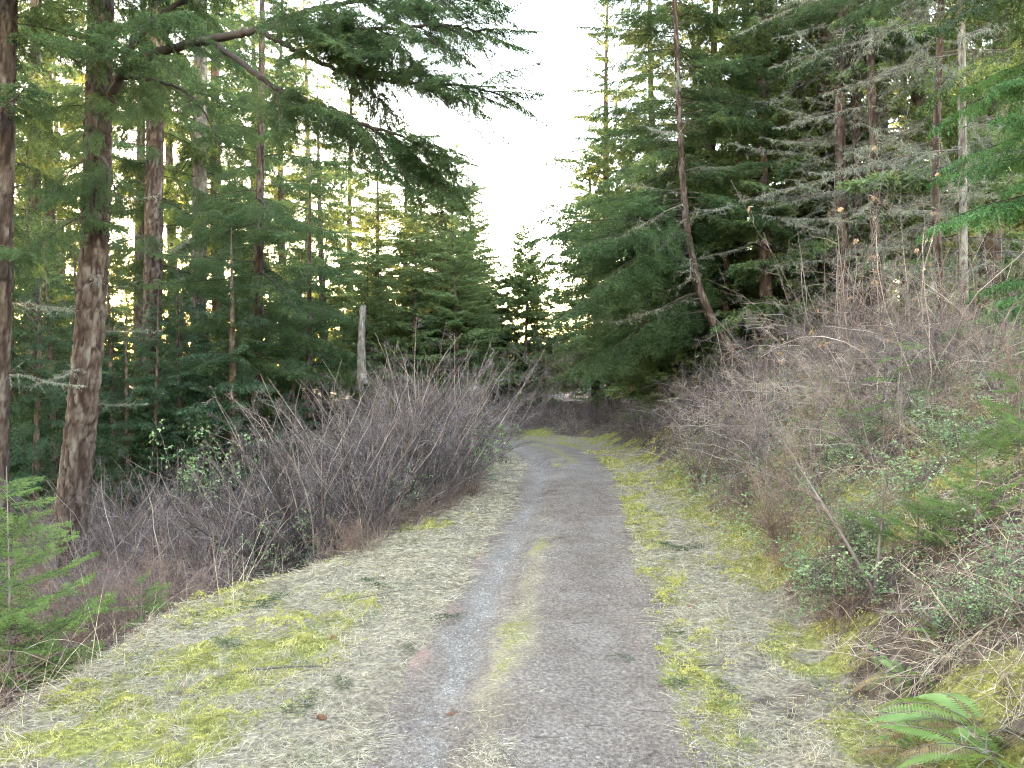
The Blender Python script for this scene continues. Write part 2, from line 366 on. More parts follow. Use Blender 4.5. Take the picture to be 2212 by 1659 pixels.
n1, n2 = SS.shape; idx = np.arange(n1 * n2).reshape(n1, n2)
q = np.stack([idx[:-1, :-1], idx[:-1, 1:], idx[1:, 1:], idx[1:, :-1]], -1).reshape(-1, 4)
mb = MB(); mb.add(np.concatenate([XY, RZ[..., None]], -1), np.concatenate([q[:, [0, 1, 2]], q[:, [0, 2, 3]]]), 0, True)
def road_material():
    m = bpy.data.materials.new('track gravel and needle litter'); m.use_nodes = True; nt = m.node_tree; N = nt.nodes; L = nt.links
    b = N['Principled BSDF']; b.inputs['Roughness'].default_value = .9; b.inputs['Specular IOR Level'].default_value = .25
    tc = N.new('ShaderNodeTexCoord'); obj = tc.outputs['Object']
    def noise(sc, det=5, src=obj):
        n = N.new('ShaderNodeTexNoise'); n.inputs['Scale'].default_value = sc; n.inputs['Detail'].default_value = det; L.new(src, n.inputs[0]); return n.outputs[0]
    def ramp(src, cols):
        c = N.new('ShaderNodeValToRGB'); e = c.color_ramp.elements
        for q, (p, col) in enumerate(cols):
            x = e[q] if q < 2 else e.new(p)
            x.position = p; x.color = (*col, 1)
        L.new(src, c.inputs[0]); return c.outputs[0]
    def attr(n):
        a = N.new('ShaderNodeAttribute'); a.attribute_name = n; return a.outputs['Fac']
    def soft(a, nz, lo, hi):
        ad = N.new('ShaderNodeMath'); ad.operation = 'ADD'; L.new(a, ad.inputs[0]); L.new(nz, ad.inputs[1])
        mr = N.new('ShaderNodeMapRange'); mr.interpolation_type = 'SMOOTHSTEP'; mr.inputs[1].default_value = lo; mr.inputs[2].default_value = hi; L.new(ad.outputs[0], mr.inputs[0]); return mr.outputs[0]
    def mix(f, a, c):
        x = N.new('ShaderNodeMix'); x.data_type = 'RGBA'; L.new(f, x.inputs[0]); L.new(a, x.inputs[6]); L.new(c, x.inputs[7]); return x.outputs[2]
    vo = N.new('ShaderNodeTexVoronoi'); vo.inputs['Scale'].default_value = 110; L.new(obj, vo.inputs[0])
    sep = N.new('ShaderNodeSeparateColor'); L.new(vo.outputs['Color'], sep.inputs[0])
    gravel = ramp(sep.outputs[0], [(.0, (.095, .080, .066)), (.45, (.14, .121, .104)), (.8, (.19, .168, .147)), (.97, (.33, .30, .27))])
    litter = ramp(noise(48, 10), [(.30, (.072, .054, .043)), (.48, (.135, .108, .088)), (.60, (.185, .152, .126)), (.75, (.29, .248, .212))])
    moss = ramp(noise(45), [(.3, (.10, .105, .02)), (.55, (.22, .22, .04)), (.75, (.32, .30, .08))])
    straw = ramp(noise(50), [(.3, (.11, .085, .06)), (.5, (.20, .165, .11)), (.72, (.32, .27, .18))])
    rust = ramp(noise(90, 6), [(.3, (.10, .055, .045)), (.5, (.24, .14, .115)), (.7, (.36, .23, .19))])
    nz = noise(7, 7)
    col = mix(soft(attr('gravel'), nz, .80, 1.35), litter, gravel)
    col = mix(soft(attr('rust'), noise(18, 7), .85, 1.35), col, rust)
    col = mix(soft(attr('straw'), noise(13, 7), .75, 1.3), col, straw); col = mix(soft(attr('moss'), noise(15, 7), .85, 1.4), col, moss)
    dk = N.new('ShaderNodeMix'); dk.data_type = 'RGBA'; dk.blend_type = 'MULTIPLY'; dk.inputs[0].default_value = 1.0; L.new(col, dk.inputs[6]); L.new(ramp(noise(2.3, 5), [(.36, (.80, .78, .77)), (.60, (1.05, 1.05, 1.05))]), dk.inputs[7]); col = dk.outputs[2]
    L.new(col, b.inputs['Base Color'])
    add = N.new('ShaderNodeMath'); add.operation = 'ADD'; L.new(vo.outputs['Distance'], add.inputs[0]); L.new(noise(60, 6), add.inputs[1])
    bp = N.new('ShaderNodeBump'); bp.inputs['Strength'].default_value = .8; bp.inputs['Distance'].default_value = .012; L.new(add.outputs[0], bp.inputs['Height']); L.new(bp.outputs[0], b.inputs['Normal'])
    return m
r_me = mb.mesh('road', [road_material()])
x, y, u, s = XY[..., 0].ravel(), XY[..., 1].ravel(), UU.ravel(), SS.ravel(); nn = fbm(x * 1.1, y * 1.1, 0, 51, 3); u = u + .09 * fbm(x * 2.4, y * 2.4, 0, 52, 3)
lt = -.50 + .05 * np.sin(s * .7)
fattr(r_me, 'gravel', np.clip((.95 + .4 * nn) * np.exp(-((u - lt) / .13) ** 2) * (.7 + .3 * sstep(7, 3, s)) + .40 * np.exp(-((u - .30) / .22) ** 2) * (.4 + nn) + .25 * sstep(8, 13, s), 0, 1))
fattr(r_me, 'straw', np.clip(.72 * np.exp(-((u + .20) / .14) ** 2) * sstep(11, 5, s) + .2 * nn + .5 * sstep(.74, .9, np.abs(u)), 0, 1))
fattr(r_me, 'moss', np.clip(.50 * np.exp(-((u + .22) / .13) ** 2) * (.5 + .9 * nn) + .85 * np.exp(-((u - .76) / .09) ** 2) * (.7 + .6 * nn) + .65 * sstep(12, 15, s) * np.exp(-((u - .1) / .25) ** 2), 0, 1))
fattr(r_me, 'rust', np.clip(.65 * np.exp(-((u + .76) / .13) ** 2) * sstep(12, 6, s) * (.75 + .6 * nn) + .45 * np.exp(-((u - .55) / .03) ** 2) * (.4 + nn), 0, 1))
road = tag(link('road', r_me), 'gravel forest track with two wheel ruts curving out of sight to the left', kind='structure')
# ------------------------------------------------------------------ conifer branch meshes (shared between many branches)
def conifer_branch(seed, L, n2, n3, nspace, nlen, nwid, sec=.34, droop=.18, hang=.35, nneed=M_FIR, kind='fir', bare=.10, twr=.011, ter=.36, far=False):
    """One branch along +X: axis, side shoots, twigs and needles.  -> MB with slots 0 twig, 1 needles."""
    g = rng_(seed); mb = MB()
    NA = 14 if not far else 7
    ax = grow(g, [[0, 0, 0]], [[1, 0, droop * .9]], L, NA, .035, (0, 0, -1), droop * 2.2)
    ax[0, :, 2] += .10 * L * np.linspace(0, 1, NA + 1) ** 3 * (1 if kind == 'fir' else -.6)
    tubes(mb, ax, twr * L / 2.4 * 1.4, twr * .15, 3 if far else 5)
    i, t, p, d = spawn(g, ax, n2, bare, .985, R(58), .14, True, .02)
    prof = np.minimum((t - bare + .06) / .22, 1) ** .8 * (1 - t) ** .7 + .07
    l2 = L * sec * prof * g.uniform(.7, 1.15, len(t))
    s2 = grow(g, p, d, l2, 7, .07, (0, 0, -1), hang * g.uniform(.4, 1.6, len(t)))
    if far: blades(mb, s2[:, 0], unit(s2[:, 4] - s2[:, 0]), l2 * .8, twr * .9, g, 0)
    else: tubes(mb, s2, twr * .36, twr * .1, 3)
    i3, t3, p3, d3 = spawn(g, s2, n3, .10, .96, R(48), .2, True, -.03 if kind == 'fir' else -.15)
    l3 = np.maximum(.05, l2[i3] * ter * ((1 - t3) ** .6 + .12) * g.uniform(.6, 1.2, len(t3)))
    s3 = grow(g, p3, d3, l3, 3, .08, (0, 0, -1), hang * .7)
    allp = [(s3, 1.0), (s2[:, :], 1.0), (ax, 2.0)]
    for paths, k in allp:
        _, tt, pp, tg = along(g, paths, nspace * k, .12 if paths is not ax else max(bare, .35))
        n = len(pp)
        if kind == 'fir':
            rad = g.normal(size=(n, 3)); rad[:, 2] *= .55; rad[:, 2] += .10
            rad = unit(rad - (rad * tg).sum(1, keepdims=True) * tg); dd = unit(tg * g.uniform(.35, .9, (n, 1)) + rad)
            blades(mb, pp, dd, nlen * g.uniform(.7, 1.15, n), nwid, g, 1)
        else:
            side = unit(np.cross(tg, np.array([0, 0, 1.0]))) * np.where(g.random(n) < .5, 1, -1)[:, None]
            dd = unit(tg * 1.0 + side * .75 + g.normal(0, .12, (n, 3)) + np.array([0, 0, -.12]))
            leaves(mb, pp, dd, nlen * g.uniform(.6, 1.2, n), nwid, g, 1, (0, 0, 1), .45)
    return mb
def dead_branch(seed, L, lichen=1.0):
    g = rng_(seed); mb = MB()
    ax = grow(g, [[0, 0, 0]], [[1, 0, .05]], L, 10, .06, (0, 0, -1), .25); tubes(mb, ax, .013, .003, 4)
    i, t, p, d = spawn(g, ax, 22, .12, .97, R(55), .3, True); l2 = L * .34 * (1 - t * .7) * g.uniform(.4, 1.1, len(t))
    s2 = grow(g, p, d, l2, 5, .12, (0, 0, -1), .3); tubes(mb, s2, .0045, .0015, 3)
    i3, t3, p3, d3 = spawn(g, s2, 6, .2, .95, R(50), .3, True); s3 = grow(g, p3, d3, l2[i3] * .4 * (1.1 - t3), 3, .15, (0, 0, -1), .4); tubes(mb, s3, .002, .001, 3)
    _, tt, pp, tg = along(g, np.concatenate([s2[:, :6:1], ]), .02 / max(lichen, .05), .1)
    blades(mb, pp, unit(g.normal(0, .5, pp.shape) + [0, 0, -.9]), g.uniform(.02, .09, len(pp)), .007, g, 1)
    _, tt, pp, tg = along(g, ax, .012 / max(lichen, .05), .1)
    blades(mb, pp, unit(g.normal(0, .5, pp.shape) + [0, 0, -.9]), g.uniform(.02, .11, len(pp)), .008, g, 1)
    return mb

FIRB = [conifer_branch(100 + k, 2.4, 48, 14, .0036, .029, .0064, sec=.36, droop=.16 + .05 * k, hang=.65 + .2 * k) for k in range(4)]
FIRB_ME = [b.mesh('fir_branch', [M_TWIG, M_FIR]) for b in FIRB]
CEDB = [conifer_branch(140 + k, 2.2, 40, 14, .0085, .034, .015, sec=.36, droop=.22, hang=.9, kind='cedar', bare=.06, ter=.42) for k in range(3)]
CEDB_ME = [b.mesh('cedar_branch', [M_TWIG, M_CEDAR]) for b in CEDB]
YNGB = [conifer_branch(160 + k, .8, 26, 8, .0026, .020, .0042, sec=.42, droop=.05, hang=.15, bare=.05, twr=.008) for k in range(3)]
YNGB_ME = [b.mesh('young_branch', [M_TWIG, M_YOUNG]) for b in YNGB]
SPRG = [conifer_branch(170 + k, .26, 9, 3, .004, .020, .0028, sec=.45, droop=.0, hang=.05, bare=.2, twr=.006) for k in range(3)]
DEDB_ME = [dead_branch(180 + k, 1.9, .8 + .5 * k).mesh('dead_branch', [M_DEAD, M_LICHEN]) for k in range(3)]
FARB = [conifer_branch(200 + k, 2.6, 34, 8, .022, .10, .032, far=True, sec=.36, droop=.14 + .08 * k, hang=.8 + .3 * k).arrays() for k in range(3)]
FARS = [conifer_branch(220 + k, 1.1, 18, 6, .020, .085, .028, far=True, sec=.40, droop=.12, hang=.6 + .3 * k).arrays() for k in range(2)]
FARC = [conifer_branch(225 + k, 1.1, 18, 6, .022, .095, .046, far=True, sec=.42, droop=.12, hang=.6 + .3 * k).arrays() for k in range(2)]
FARD = [(lambda b: b)(dead_branch(230 + k, 2.0, .4)).arrays() for k in range(2)]
CEDF = [conifer_branch(240 + k, 2.4, 28, 9, .030, .09, .042, far=True, sec=.38, droop=.25, hang=1.0, kind='cedar', bare=.05, ter=.45).arrays() for k in range(2)]

def trunk_mesh(seed, path, r, sides=14, bark=.0, mats=(M_BARK,), flare=.35, scale=7.0):
    """Tapered trunk along a polyline (n,3) with radii r (n); bark = depth of furrows in metres."""
    n = len(path); t = unit(np.gradient(path, axis=0)); a = unit(np.cross(t, np.array([0.03, 1.0, 0.02]))); b = np.cross(t, a)
    th = np.linspace(0, 2 * math.pi, sides, endpoint=False); hgt = path[:, 2] - path[0, 2]
    rr = r * (1 + flare * np.exp(-hgt / .35)); TH, HH = np.meshgrid(th, hgt); RR = np.repeat(rr[:, None], sides, 1)
    if bark:
        cx, sx = np.cos(TH) * RR * 21, np.sin(TH) * RR * 21
        wv = .6 * vnoise(cx * .7, sx * .7, HH * 2.2, seed + 3)
        f1 = np.abs(vnoise(cx + wv, sx + wv, HH * 4.2 + wv, seed)); f2 = np.abs(vnoise(cx * 1.3 + wv, sx * 1.3, HH * 9, seed + 1))
        cr = np.exp(-(f1 / .14) ** 2) + .6 * np.exp(-(f2 / .13) ** 2)
        crk = np.clip(cr, 0, 1); RR = RR - bark * np.clip(cr, 0, 1.2) + bark * .5 * fbm(cx * 2, sx * 2, HH * 9, seed + 2, 2)
        RR = RR + .04 * rr[:, None] * vnoise(cx * .15, sx * .15, HH * .6, seed + 9)
    v = path[:, None] + RR[..., None] * (a[:, None] * np.cos(TH)[..., None] + b[:, None] * np.sin(TH)[..., None])
    idx = np.arange(n * sides).reshape(n, sides); nx_ = np.roll(idx, -1, 1)
    q = np.stack([idx[:-1], nx_[:-1], nx_[1:], idx[1:]], -1).reshape(-1, 4)
    mb = MB(); mb.add(v, np.concatenate([q[:, [0, 1, 2]], q[:, [0, 2, 3]]]), 0, True); me = mb.mesh('trunk', list(mats))
    if bark: fattr(me, 'crack', crk.ravel())
    return me
def smooth_path(pts, step):
    pts = np.asarray(pts, float); s = np.concatenate([[0], np.cumsum(np.linalg.norm(np.diff(pts, axis=0), axis=1))])
    n = max(3, int(s[-1] / step)); q = np.linspace(0, s[-1], n)
    # smooth interpolation: linear resample then repeated averaging
    x = np.stack([np.interp(q, s, pts[:, k]) for k in range(3)], 1); w = max(1, int(.35 * n / len(pts)))
    for _ in range(3):
        y = np.concatenate([np.repeat(x[:1], w, 0), x, np.repeat(x[-1:], w, 0)]); c = np.cumsum(np.vstack([np.zeros(3), y]), 0); z = (c[2 * w + 1:] - c[:-2 * w - 1]) / (2 * w + 1)
        z[0] = x[0]; z[-1] = x[-1]; x = z
    return x

def hero_tree(name, label, path, r0, r1, spec, cat='tree', group=None, sides=40, step=.04, bark=.012, mats=(M_BARK,), seed=1, flare=.35):
    """Tree with trunk and single branches as parts.  path in world; spec: list of dict(h0,h1,n,meshes,len,pitch,az,name)."""
    path = smooth_path(path, step); base = path[0].copy(); local = path - base
    root = thing(name, base, label, cat, group); n = len(local)
    rad = r0 + (r1 - r0) * (np.linspace(0, 1, n) ** .9); link('trunk', trunk_mesh(seed, local, rad, sides, bark, mats, flare), root)
    g = rng_(seed + 500); H = local[-1, 2]
    for sp in spec:
        k = sp['n']
        for j in range(k):
            h = sp['h0'] + (sp['h1'] - sp['h0']) * (j + g.random()) / k
            c = np.array([np.interp(h, local[:, 2], local[:, q]) for q in range(3)])
            az = sp['az'][0] + (sp['az'][1] - sp['az'][0]) * g.random() if 'az' in sp else j * 2.399 + g.normal(0, .4)
            ln = sp['len'](h) if callable(sp['len']) else sp['len']; ln *= g.uniform(.75, 1.15)
            pt = (sp['pitch'][0] + (sp['pitch'][1] - sp['pitch'][0]) * g.random())
            me = sp['meshes'][g.integers(len(sp['meshes']))]
            link(sp.get('name', 'branch'), me, root, trs(c, az, pt, g.normal(0, .2), ln / sp.get('unit', 2.4)))
    return root

# ------------------------------------------------------------------ background conifers: a few crowns, shared
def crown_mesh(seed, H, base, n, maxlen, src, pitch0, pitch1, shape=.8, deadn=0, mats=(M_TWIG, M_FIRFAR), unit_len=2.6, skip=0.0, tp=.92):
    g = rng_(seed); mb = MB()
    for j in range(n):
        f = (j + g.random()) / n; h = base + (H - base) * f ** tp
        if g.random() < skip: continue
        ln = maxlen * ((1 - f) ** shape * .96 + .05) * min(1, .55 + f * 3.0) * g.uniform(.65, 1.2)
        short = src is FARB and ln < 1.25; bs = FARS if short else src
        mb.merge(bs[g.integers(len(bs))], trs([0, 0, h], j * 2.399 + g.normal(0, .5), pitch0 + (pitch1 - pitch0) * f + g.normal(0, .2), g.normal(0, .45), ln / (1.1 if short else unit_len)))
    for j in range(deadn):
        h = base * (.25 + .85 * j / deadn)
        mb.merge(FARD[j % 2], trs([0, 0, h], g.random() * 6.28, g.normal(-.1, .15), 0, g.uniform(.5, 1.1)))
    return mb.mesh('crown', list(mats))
def far_trunk(seed, H, r, bend=.15, mats=(M_BARK,)):
    g = rng_(seed); z = np.linspace(-.3, H, 26); a, b = g.random(2) * 6
    path = np.stack([bend * (np.sin(z / H * 3 + a) - math.sin(a)), bend * (np.sin(z / H * 2.4 + b) - math.sin(b)), z], 1)
    return trunk_mesh(seed, path, np.interp(z, [-.3, H], [r, r * .06]), 12, 0, mats, .3)
KINDS = {   # crown, trunk, modelled height
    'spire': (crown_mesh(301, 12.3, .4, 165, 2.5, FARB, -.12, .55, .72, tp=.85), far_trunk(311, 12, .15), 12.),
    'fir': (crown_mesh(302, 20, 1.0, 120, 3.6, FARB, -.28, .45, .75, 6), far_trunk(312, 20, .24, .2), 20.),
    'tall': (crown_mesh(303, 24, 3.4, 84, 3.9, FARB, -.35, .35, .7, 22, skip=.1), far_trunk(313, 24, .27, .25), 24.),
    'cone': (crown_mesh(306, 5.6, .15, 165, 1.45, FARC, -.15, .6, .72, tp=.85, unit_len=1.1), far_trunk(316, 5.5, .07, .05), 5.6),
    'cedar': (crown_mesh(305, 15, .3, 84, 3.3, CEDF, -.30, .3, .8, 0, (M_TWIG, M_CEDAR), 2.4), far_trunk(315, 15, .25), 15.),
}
_fg = rng_(77)
def far_tree(name, label, px, d, H, kind, cat='tree', group=None, wide=1.0, z=None):
    cr, tr, mh = KINDS[kind]; p = ground_pt(px, d)
    if z is not None: p[2] = z
    k = H / mh; o = thing(name, p - [0, 0, .1], label, cat, group, _fg.random() * 6.28)
    o.scale = (k * wide, k * wide, k); link('trunk', tr, o); link('crown', cr, o); return o
def top_h(px, py, d): return P(px, py, d)[2]

# named background trees, centre of the picture
for (lab, px, d, ty, kind, wide) in [
    ('small full cone-shaped fir standing alone in the sky gap above the bend', 1133, 26, 480, 'cone', 1.3),
    ('low dark fir just left of the lone spire fir', 1070, 30, 660, 'cone', 1.2),
    ('pointed fir at the edge of the sky gap, tallest by the bare thicket', 1012, 26, 375, 'spire', 1.45),
    ('grey green fir above the middle of the bare thicket', 945, 25, 330, 'spire', 1.5),
    ('fir with sunlit yellow top behind the grey green fir', 868, 30, 270, 'spire', 1.5),
    ('slim fir with pale trunk above the bare thicket', 806, 26, 280, 'fir', 1.2),
    ('fir crowding behind the dark drooping fir', 705, 24, 150, 'fir', 1.2),
    ('broad fir between the pale dead trunk and the spire firs', 985, 21.5, 470, 'spire', 1.5),
    ('dense grey green fir left of the broad one above the thicket', 890, 22.5, 430, 'spire', 1.5),
    ('dense fir right above the pale bleached dead trunk', 800, 21, 520, 'spire', 1.4),
    ('bushy fir low behind the track end of the thicket', 1018, 25, 560, 'spire', 1.3),
    ('fir at the sky gap just left of its pointed neighbour', 975, 27, 300, 'spire', 1.5),
    ('slim fir nearest the sky gap on the left', 1005, 23.5, 440, 'spire', 1.2),
    ('distant fir low behind the sky gap right of the spire fir', 1205, 34, 690, 'cone', 1.2),
    ('yellow tinged fir behind the leaning tree, its tip free against the sky', 1325, 22, -60, 'fir', 1.3),
    ('lower fir left of the yellow tinged fir at the gap', 1285, 25, 300, 'spire', 1.45),
    ('tall green fir close behind the leaning tree', 1420, 18, -250, 'fir', 1.1),
    ('full green fir right of the leaning tree, tip out of view', 1590, 16.5, -500, 'fir', 1.15),
    ('dense green fir between the leaning tree and the trunk cluster', 1660, 14.8, -450, 'fir', 1.1),
    ('green fir close right behind the leaning trunk', 1525, 17.2, -400, 'fir', 1.1),
    ('green fir filling the gap behind the right thicket', 1720, 18, -600, 'fir', 1.1),
]:
    b = ground_pt(px, d); far_tree('fir_tree', lab, px, d, top_h(px, ty, d) - b[2], kind, wide=wide)

def zone_l(px, d): return ('between the left edge and the big furrowed trunk' if px < 170 else 'between the big furrowed trunk and the second bare trunk' if px < 330 else 'between the second bare trunk and the drooping fir' if px < 557 else 'right of the dark drooping fir')
def zone_r(px): return 'behind the leaning fir' if px < 1640 else 'left of the dark trunk cluster' if px < 1800 else 'behind the dark trunk cluster' if px < 2030 else 'behind the pale lichened trunk'
# the deep backlit wood on the left
g = rng_(21)
for (px, d, H, kind) in [(-150, 17, 22, 'tall'), (60, 22, 23, 'tall'), (120, 30, 24, 'fir'), (302, 26, 22, 'tall'), (380, 34, 24, 'tall'), (480, 27, 21, 'fir'), (540, 36, 24, 'tall'), (620, 31, 20, 'fir'), (660, 42, 22, 'tall'), (760, 44, 20, 'fir'),
                         (20, 40, 24, 'tall'), (140, 46, 24, 'fir'), (330, 52, 24, 'tall'), (450, 56, 25, 'fir'), (580, 60, 24, 'tall'), (720, 62, 22, 'fir'), (830, 58, 18, 'fir'), (920, 62, 16, 'spire'), (1000, 66, 14, 'spire'), (-300, 24, 22, 'fir'), (-420, 14, 22, 'tall'),
                         (100, 66, 25, 'tall'), (270, 75, 25, 'fir'), (400, 84, 26, 'tall'), (520, 90, 25, 'fir'), (640, 88, 24, 'tall'), (-100, 55, 24, 'fir')]:
    far_tree('fir_tree', ('distant low ' if d >= 52 else 'tall ') + 'backlit fir ' + zone_l(px, d), px, d, H * g.uniform(.9, 1.1) * (.38 if d >= 52 else 1), kind, group='backlit firs of the left wood', wide=1.6 if d >= 52 else 1)
for (px, d, H, lab) in [(75, 13.5, 5.2, 'dark dense cedar between the two near trunks at the left edge'), (180, 18.5, 6.5, 'dark cedar behind the big furrowed trunk'), (330, 15.5, 4.6, 'low dark cedar right of the second bare trunk'), (480, 17.5, 3.6, 'low cedar between the pale trunk and the thicket'), (250, 16.5, 6.0, 'dark dense cedar right of the big furrowed trunk'), (410, 20, 6.5, 'dark cedar between the two slimmer bare trunks'), (120, 16.5, 6.0, 'dark cedar seen just right of the left edge trunk'), (390, 17.5, 5.5, 'dark cedar left of the pale bare trunk'), (20, 17, 7, 'tall dark cedar behind the left edge trunk'), (-140, 13, 8, 'dark cedar at the left edge of the view')]:
    far_tree('cedar_tree', lab, px, d, H, 'cedar')
g = rng_(27)
for k in range(18):
    px = -40 + 720 * (k + g.random()) / 18; far_tree('cedar_tree', 'dark green cedar in the understorey ' + zone_l(px, 0), px, g.uniform(15, 26), g.uniform(3.2, 5.5), 'cedar', group='cedars under the left wood', wide=1.4)
# the wood goes on beside and behind the camera and shades the track
for (x, y, H, kind) in [(-9, 3, 21, 'fir'), (-10, -6, 22, 'tall'), (-14, 0, 23, 'fir'), (-6.5, -9, 20, 'fir'), (-7.5, -2, 20, 'fir'), (-4.5, -17, 15, 'fir'), (0.5, -23, 15, 'fir'), (4.5, -18, 14, 'fir'), (8.5, -2, 17, 'fir'), (9, -10, 18, 'tall'), (12, 2, 19, 'fir')]:
    cr, tr, mh = KINDS[kind]; o = thing('fir_tree', (x, y, hz(x, y) - .1), 'fir of the wood beside and behind the viewpoint, out of the picture', 'tree', 'firs around the viewpoint', g.random() * 6.28, H / mh); link('trunk', tr, o); link('crown', cr, o)
# the wood on the right bank
for (px, d, H, kind, lab) in [(1790, 15.5, 17, 'tall', 'thin lichen-hung fir, first of the cluster above the right thicket'), (1895, 14.5, 17, 'tall', 'thin lichen-hung fir at the right of the trunk cluster'), (1960, 16, 18, 'fir', 'shaded fir behind the dark slender trunk'), (2130, 12.5, 15, 'fir', 'shaded fir near the right edge behind the pale lichened trunk'),
                              (2260, 15, 16, 'fir', 'dark fir at the right edge of the view')]:
    far_tree('fir_tree', lab, px, d, H, kind)
for (px, d, H, kind) in [(1500, 34, 20, 'fir'), (1650, 30, 21, 'tall'), (1800, 28, 20, 'fir'), (1950, 30, 21, 'tall'), (2100, 26, 20, 'fir'), (2250, 24, 20, 'tall'), (2400, 18, 18, 'fir'), (1860, 40, 22, 'fir'), (2050, 42, 22, 'tall'), (2200, 38, 22, 'fir')]:
    far_tree('fir_tree', 'shaded fir deep in the wood on the right bank ' + zone_r(px), px, d, H, kind, group='shaded firs of the right wood')
# undergrowth of young firs that closes the view under the tall trees
g = rng_(23)
for k in range(56):
    px = g.uniform(-60, 1060) if k < 30 else g.uniform(1400, 2300); d = g.uniform(24, 62) if k < 30 else g.uniform(15.5, 34)
    far_tree('young_fir', (('near ' if d < 36 else 'distant ') + 'young fir ' + zone_l(px, d)) if k < 30 else ('young fir under the right wood ' + zone_r(px)), px, d, g.uniform(3.0, 6.0), ('cone', 'spire', 'cedar')[k % 3], group='young firs under the left wood' if k < 30 else 'young firs under the right wood', wide=1.5)
for k in range(16):
    px = 1000 + 320 * (k + g.random()) / 16;  far_tree('young_fir', 'distant young fir closing the view beyond the bend', px, g.uniform(36, 50), g.uniform(2.2, 3.2), 'cone', group='distant firs beyond the bend', wide=1.4)
# ------------------------------------------------------------------ near trees
def pix(pts, d): return [P(a, b, d if len(c) == 0 else c[0]) for a, b, *c in pts]
LF = lambda a, b: (R(a), R(b))
# left edge trunk
hero_tree('fir_tree', 'dark trunk cut by the left edge with fir sprays at its top', pix([(-28, 1180), (-20, 900), (-8, 500), (6, 0), (12, -500)], 8.6), .19, .13, [
    dict(h0=3.2, h1=6.8, n=12, meshes=FIRB_ME, len=1.7, pitch=(-.5, -.1)), dict(h0=5.6, h1=8.5, n=12, meshes=FIRB_ME, len=2.2, pitch=(-.4, .1)), dict(h0=1.6, h1=4.5, n=8, meshes=DEDB_ME, len=1.0, unit=1.9, pitch=(-.3, .2), name='dead_branch')], seed=3)
# the big furrowed fir with the overhanging limb
big = hero_tree('fir_tree', 'big furrowed fir trunk at left carrying the limb that overhangs the track', pix([(138, 1275), (150, 1150), (172, 950), (190, 780), (203, 580), (212, 300), (218, 0), (224, -700)], 9.4), .19, .125, [
    dict(h0=4.3, h1=6.2, n=7, meshes=FIRB_ME, len=1.25, pitch=(-.75, -.35), az=LF(-150, 0)), dict(h0=6.2, h1=9.5, n=20, meshes=FIRB_ME, len=2.3, pitch=(-.3, .15)), dict(h0=2.0, h1=5.0, n=9, meshes=DEDB_ME, len=.8, unit=1.9, pitch=(-.3, .3), name='dead_branch')],
    sides=64, step=.022, bark=.026, seed=5, flare=.25)
def limb(root, pts, r0, r1, n, lmin, lmax, seed, t0=.25, droop=(-.9, -.1), tipdir=True):
    g = rng_(seed); b0 = np.array(root.location); path = smooth_path([P(*q) for q in pts], .05) - b0
    mb = MB(); w = path[None] + 0; w[0, 1:-1] += g.normal(0, .006, w[0, 1:-1].shape); tubes(mb, w, r0, r1, 9, 0, True, .8); lo = link('limb', mb.mesh('limb', [M_TWIG]), root)
    for j in range(n):
        t = t0 + (1 - t0) * (j + g.random()) / n; p, tg = at(path[None], np.array([0]), np.array([t])); tg = tg[0]
        az = math.atan2(tg[1], tg[0]) + (1 if j % 2 else -1) * g.uniform(.3, 1.5) * (1 - .6 * t); ln = g.uniform(lmin, lmax) * (1.05 - .45 * t)
        link('branch', FIRB_ME[g.integers(4)], lo, trs(p[0], az, g.uniform(*droop), g.normal(0, .35), ln / 2.4))
    if tipdir:
        p, tg = at(path[None], np.array([0]), np.array([.97])); tg = tg[0]
        link('branch', FIRB_ME[0], lo, trs(p[0], math.atan2(tg[1], tg[0]), math.asin(tg[2]) * .6, 0, lmin * .8 / 2.4))
    return lo
limb(big, [(222, 285, 9.3), (245, 190, 9.2), (268, 142, 9.1), (345, 110, 8.9), (450, 86, 8.6), (560, 64, 8.3), (604, 52, 8.2)], .062, .04, 5, .7, 1.0, 1, .5, (-.9, .2), False)
limb(big, [(604, 52, 8.2), (640, 26, 8.1), (765, 4, 7.9), (900, -20, 7.7), (1010, -10, 7.5)], .035, .010, 34, .9, 1.4, 2, .05, (-.8, .1))
limb(big, [(600, 55, 8.2), (654, 70, 8.0), (760, 62, 7.8), (854, 62, 7.6), (960, 50, 7.4), (1040, 70, 7.3)], .030, .009, 36, .8, 1.35, 3, .1, (-.8, .1))
limb(big, [(560, 66, 8.3), (685, 133, 8.0), (738, 156, 7.8), (854, 180, 7.6), (996, 182, 7.3), (1080, 205, 7.2)], .032, .009, 36, .75, 1.3, 4, .2, (-.7, .1))
limb(big, [(452, 88, 8.6), (516, 129, 8.4), (587, 187, 8.2), (650, 218, 8.0), (712, 253, 7.8), (800, 275, 7.6), (872, 292, 7.5), (950, 345, 7.4)], .040, .010, 40, .7, 1.3, 5, .3, (-1.1, -.2))
limb(big, [(800, 275, 7.6), (850, 310, 7.7), (900, 360, 7.7), (960, 400, 7.6)], .014, .006, 20, .6, 1.0, 9, .1, (-1.2, -.3))
limb(big, [(262, 165, 9.1), (330, 172, 9.0), (400, 195, 8.9), (445, 240, 8.8), (480, 330, 8.8)], .026, .008, 8, .5, .9, 6, .25, (-1.2, -.2))
limb(big, [(262, 130, 9.1), (320, 55, 9.1), (386, 4, 9.2), (480, -40, 9.3), (640, -60, 9.3)], .04, .015, 8, .7, 1.2, 7, .3, (-.8, .1))
limb(big, [(205, 330, 9.3), (235, 350, 9.0), (250, 420, 8.8)], .02, .008, 6, .5, .8, 8, .2, (-1.3, -.5))
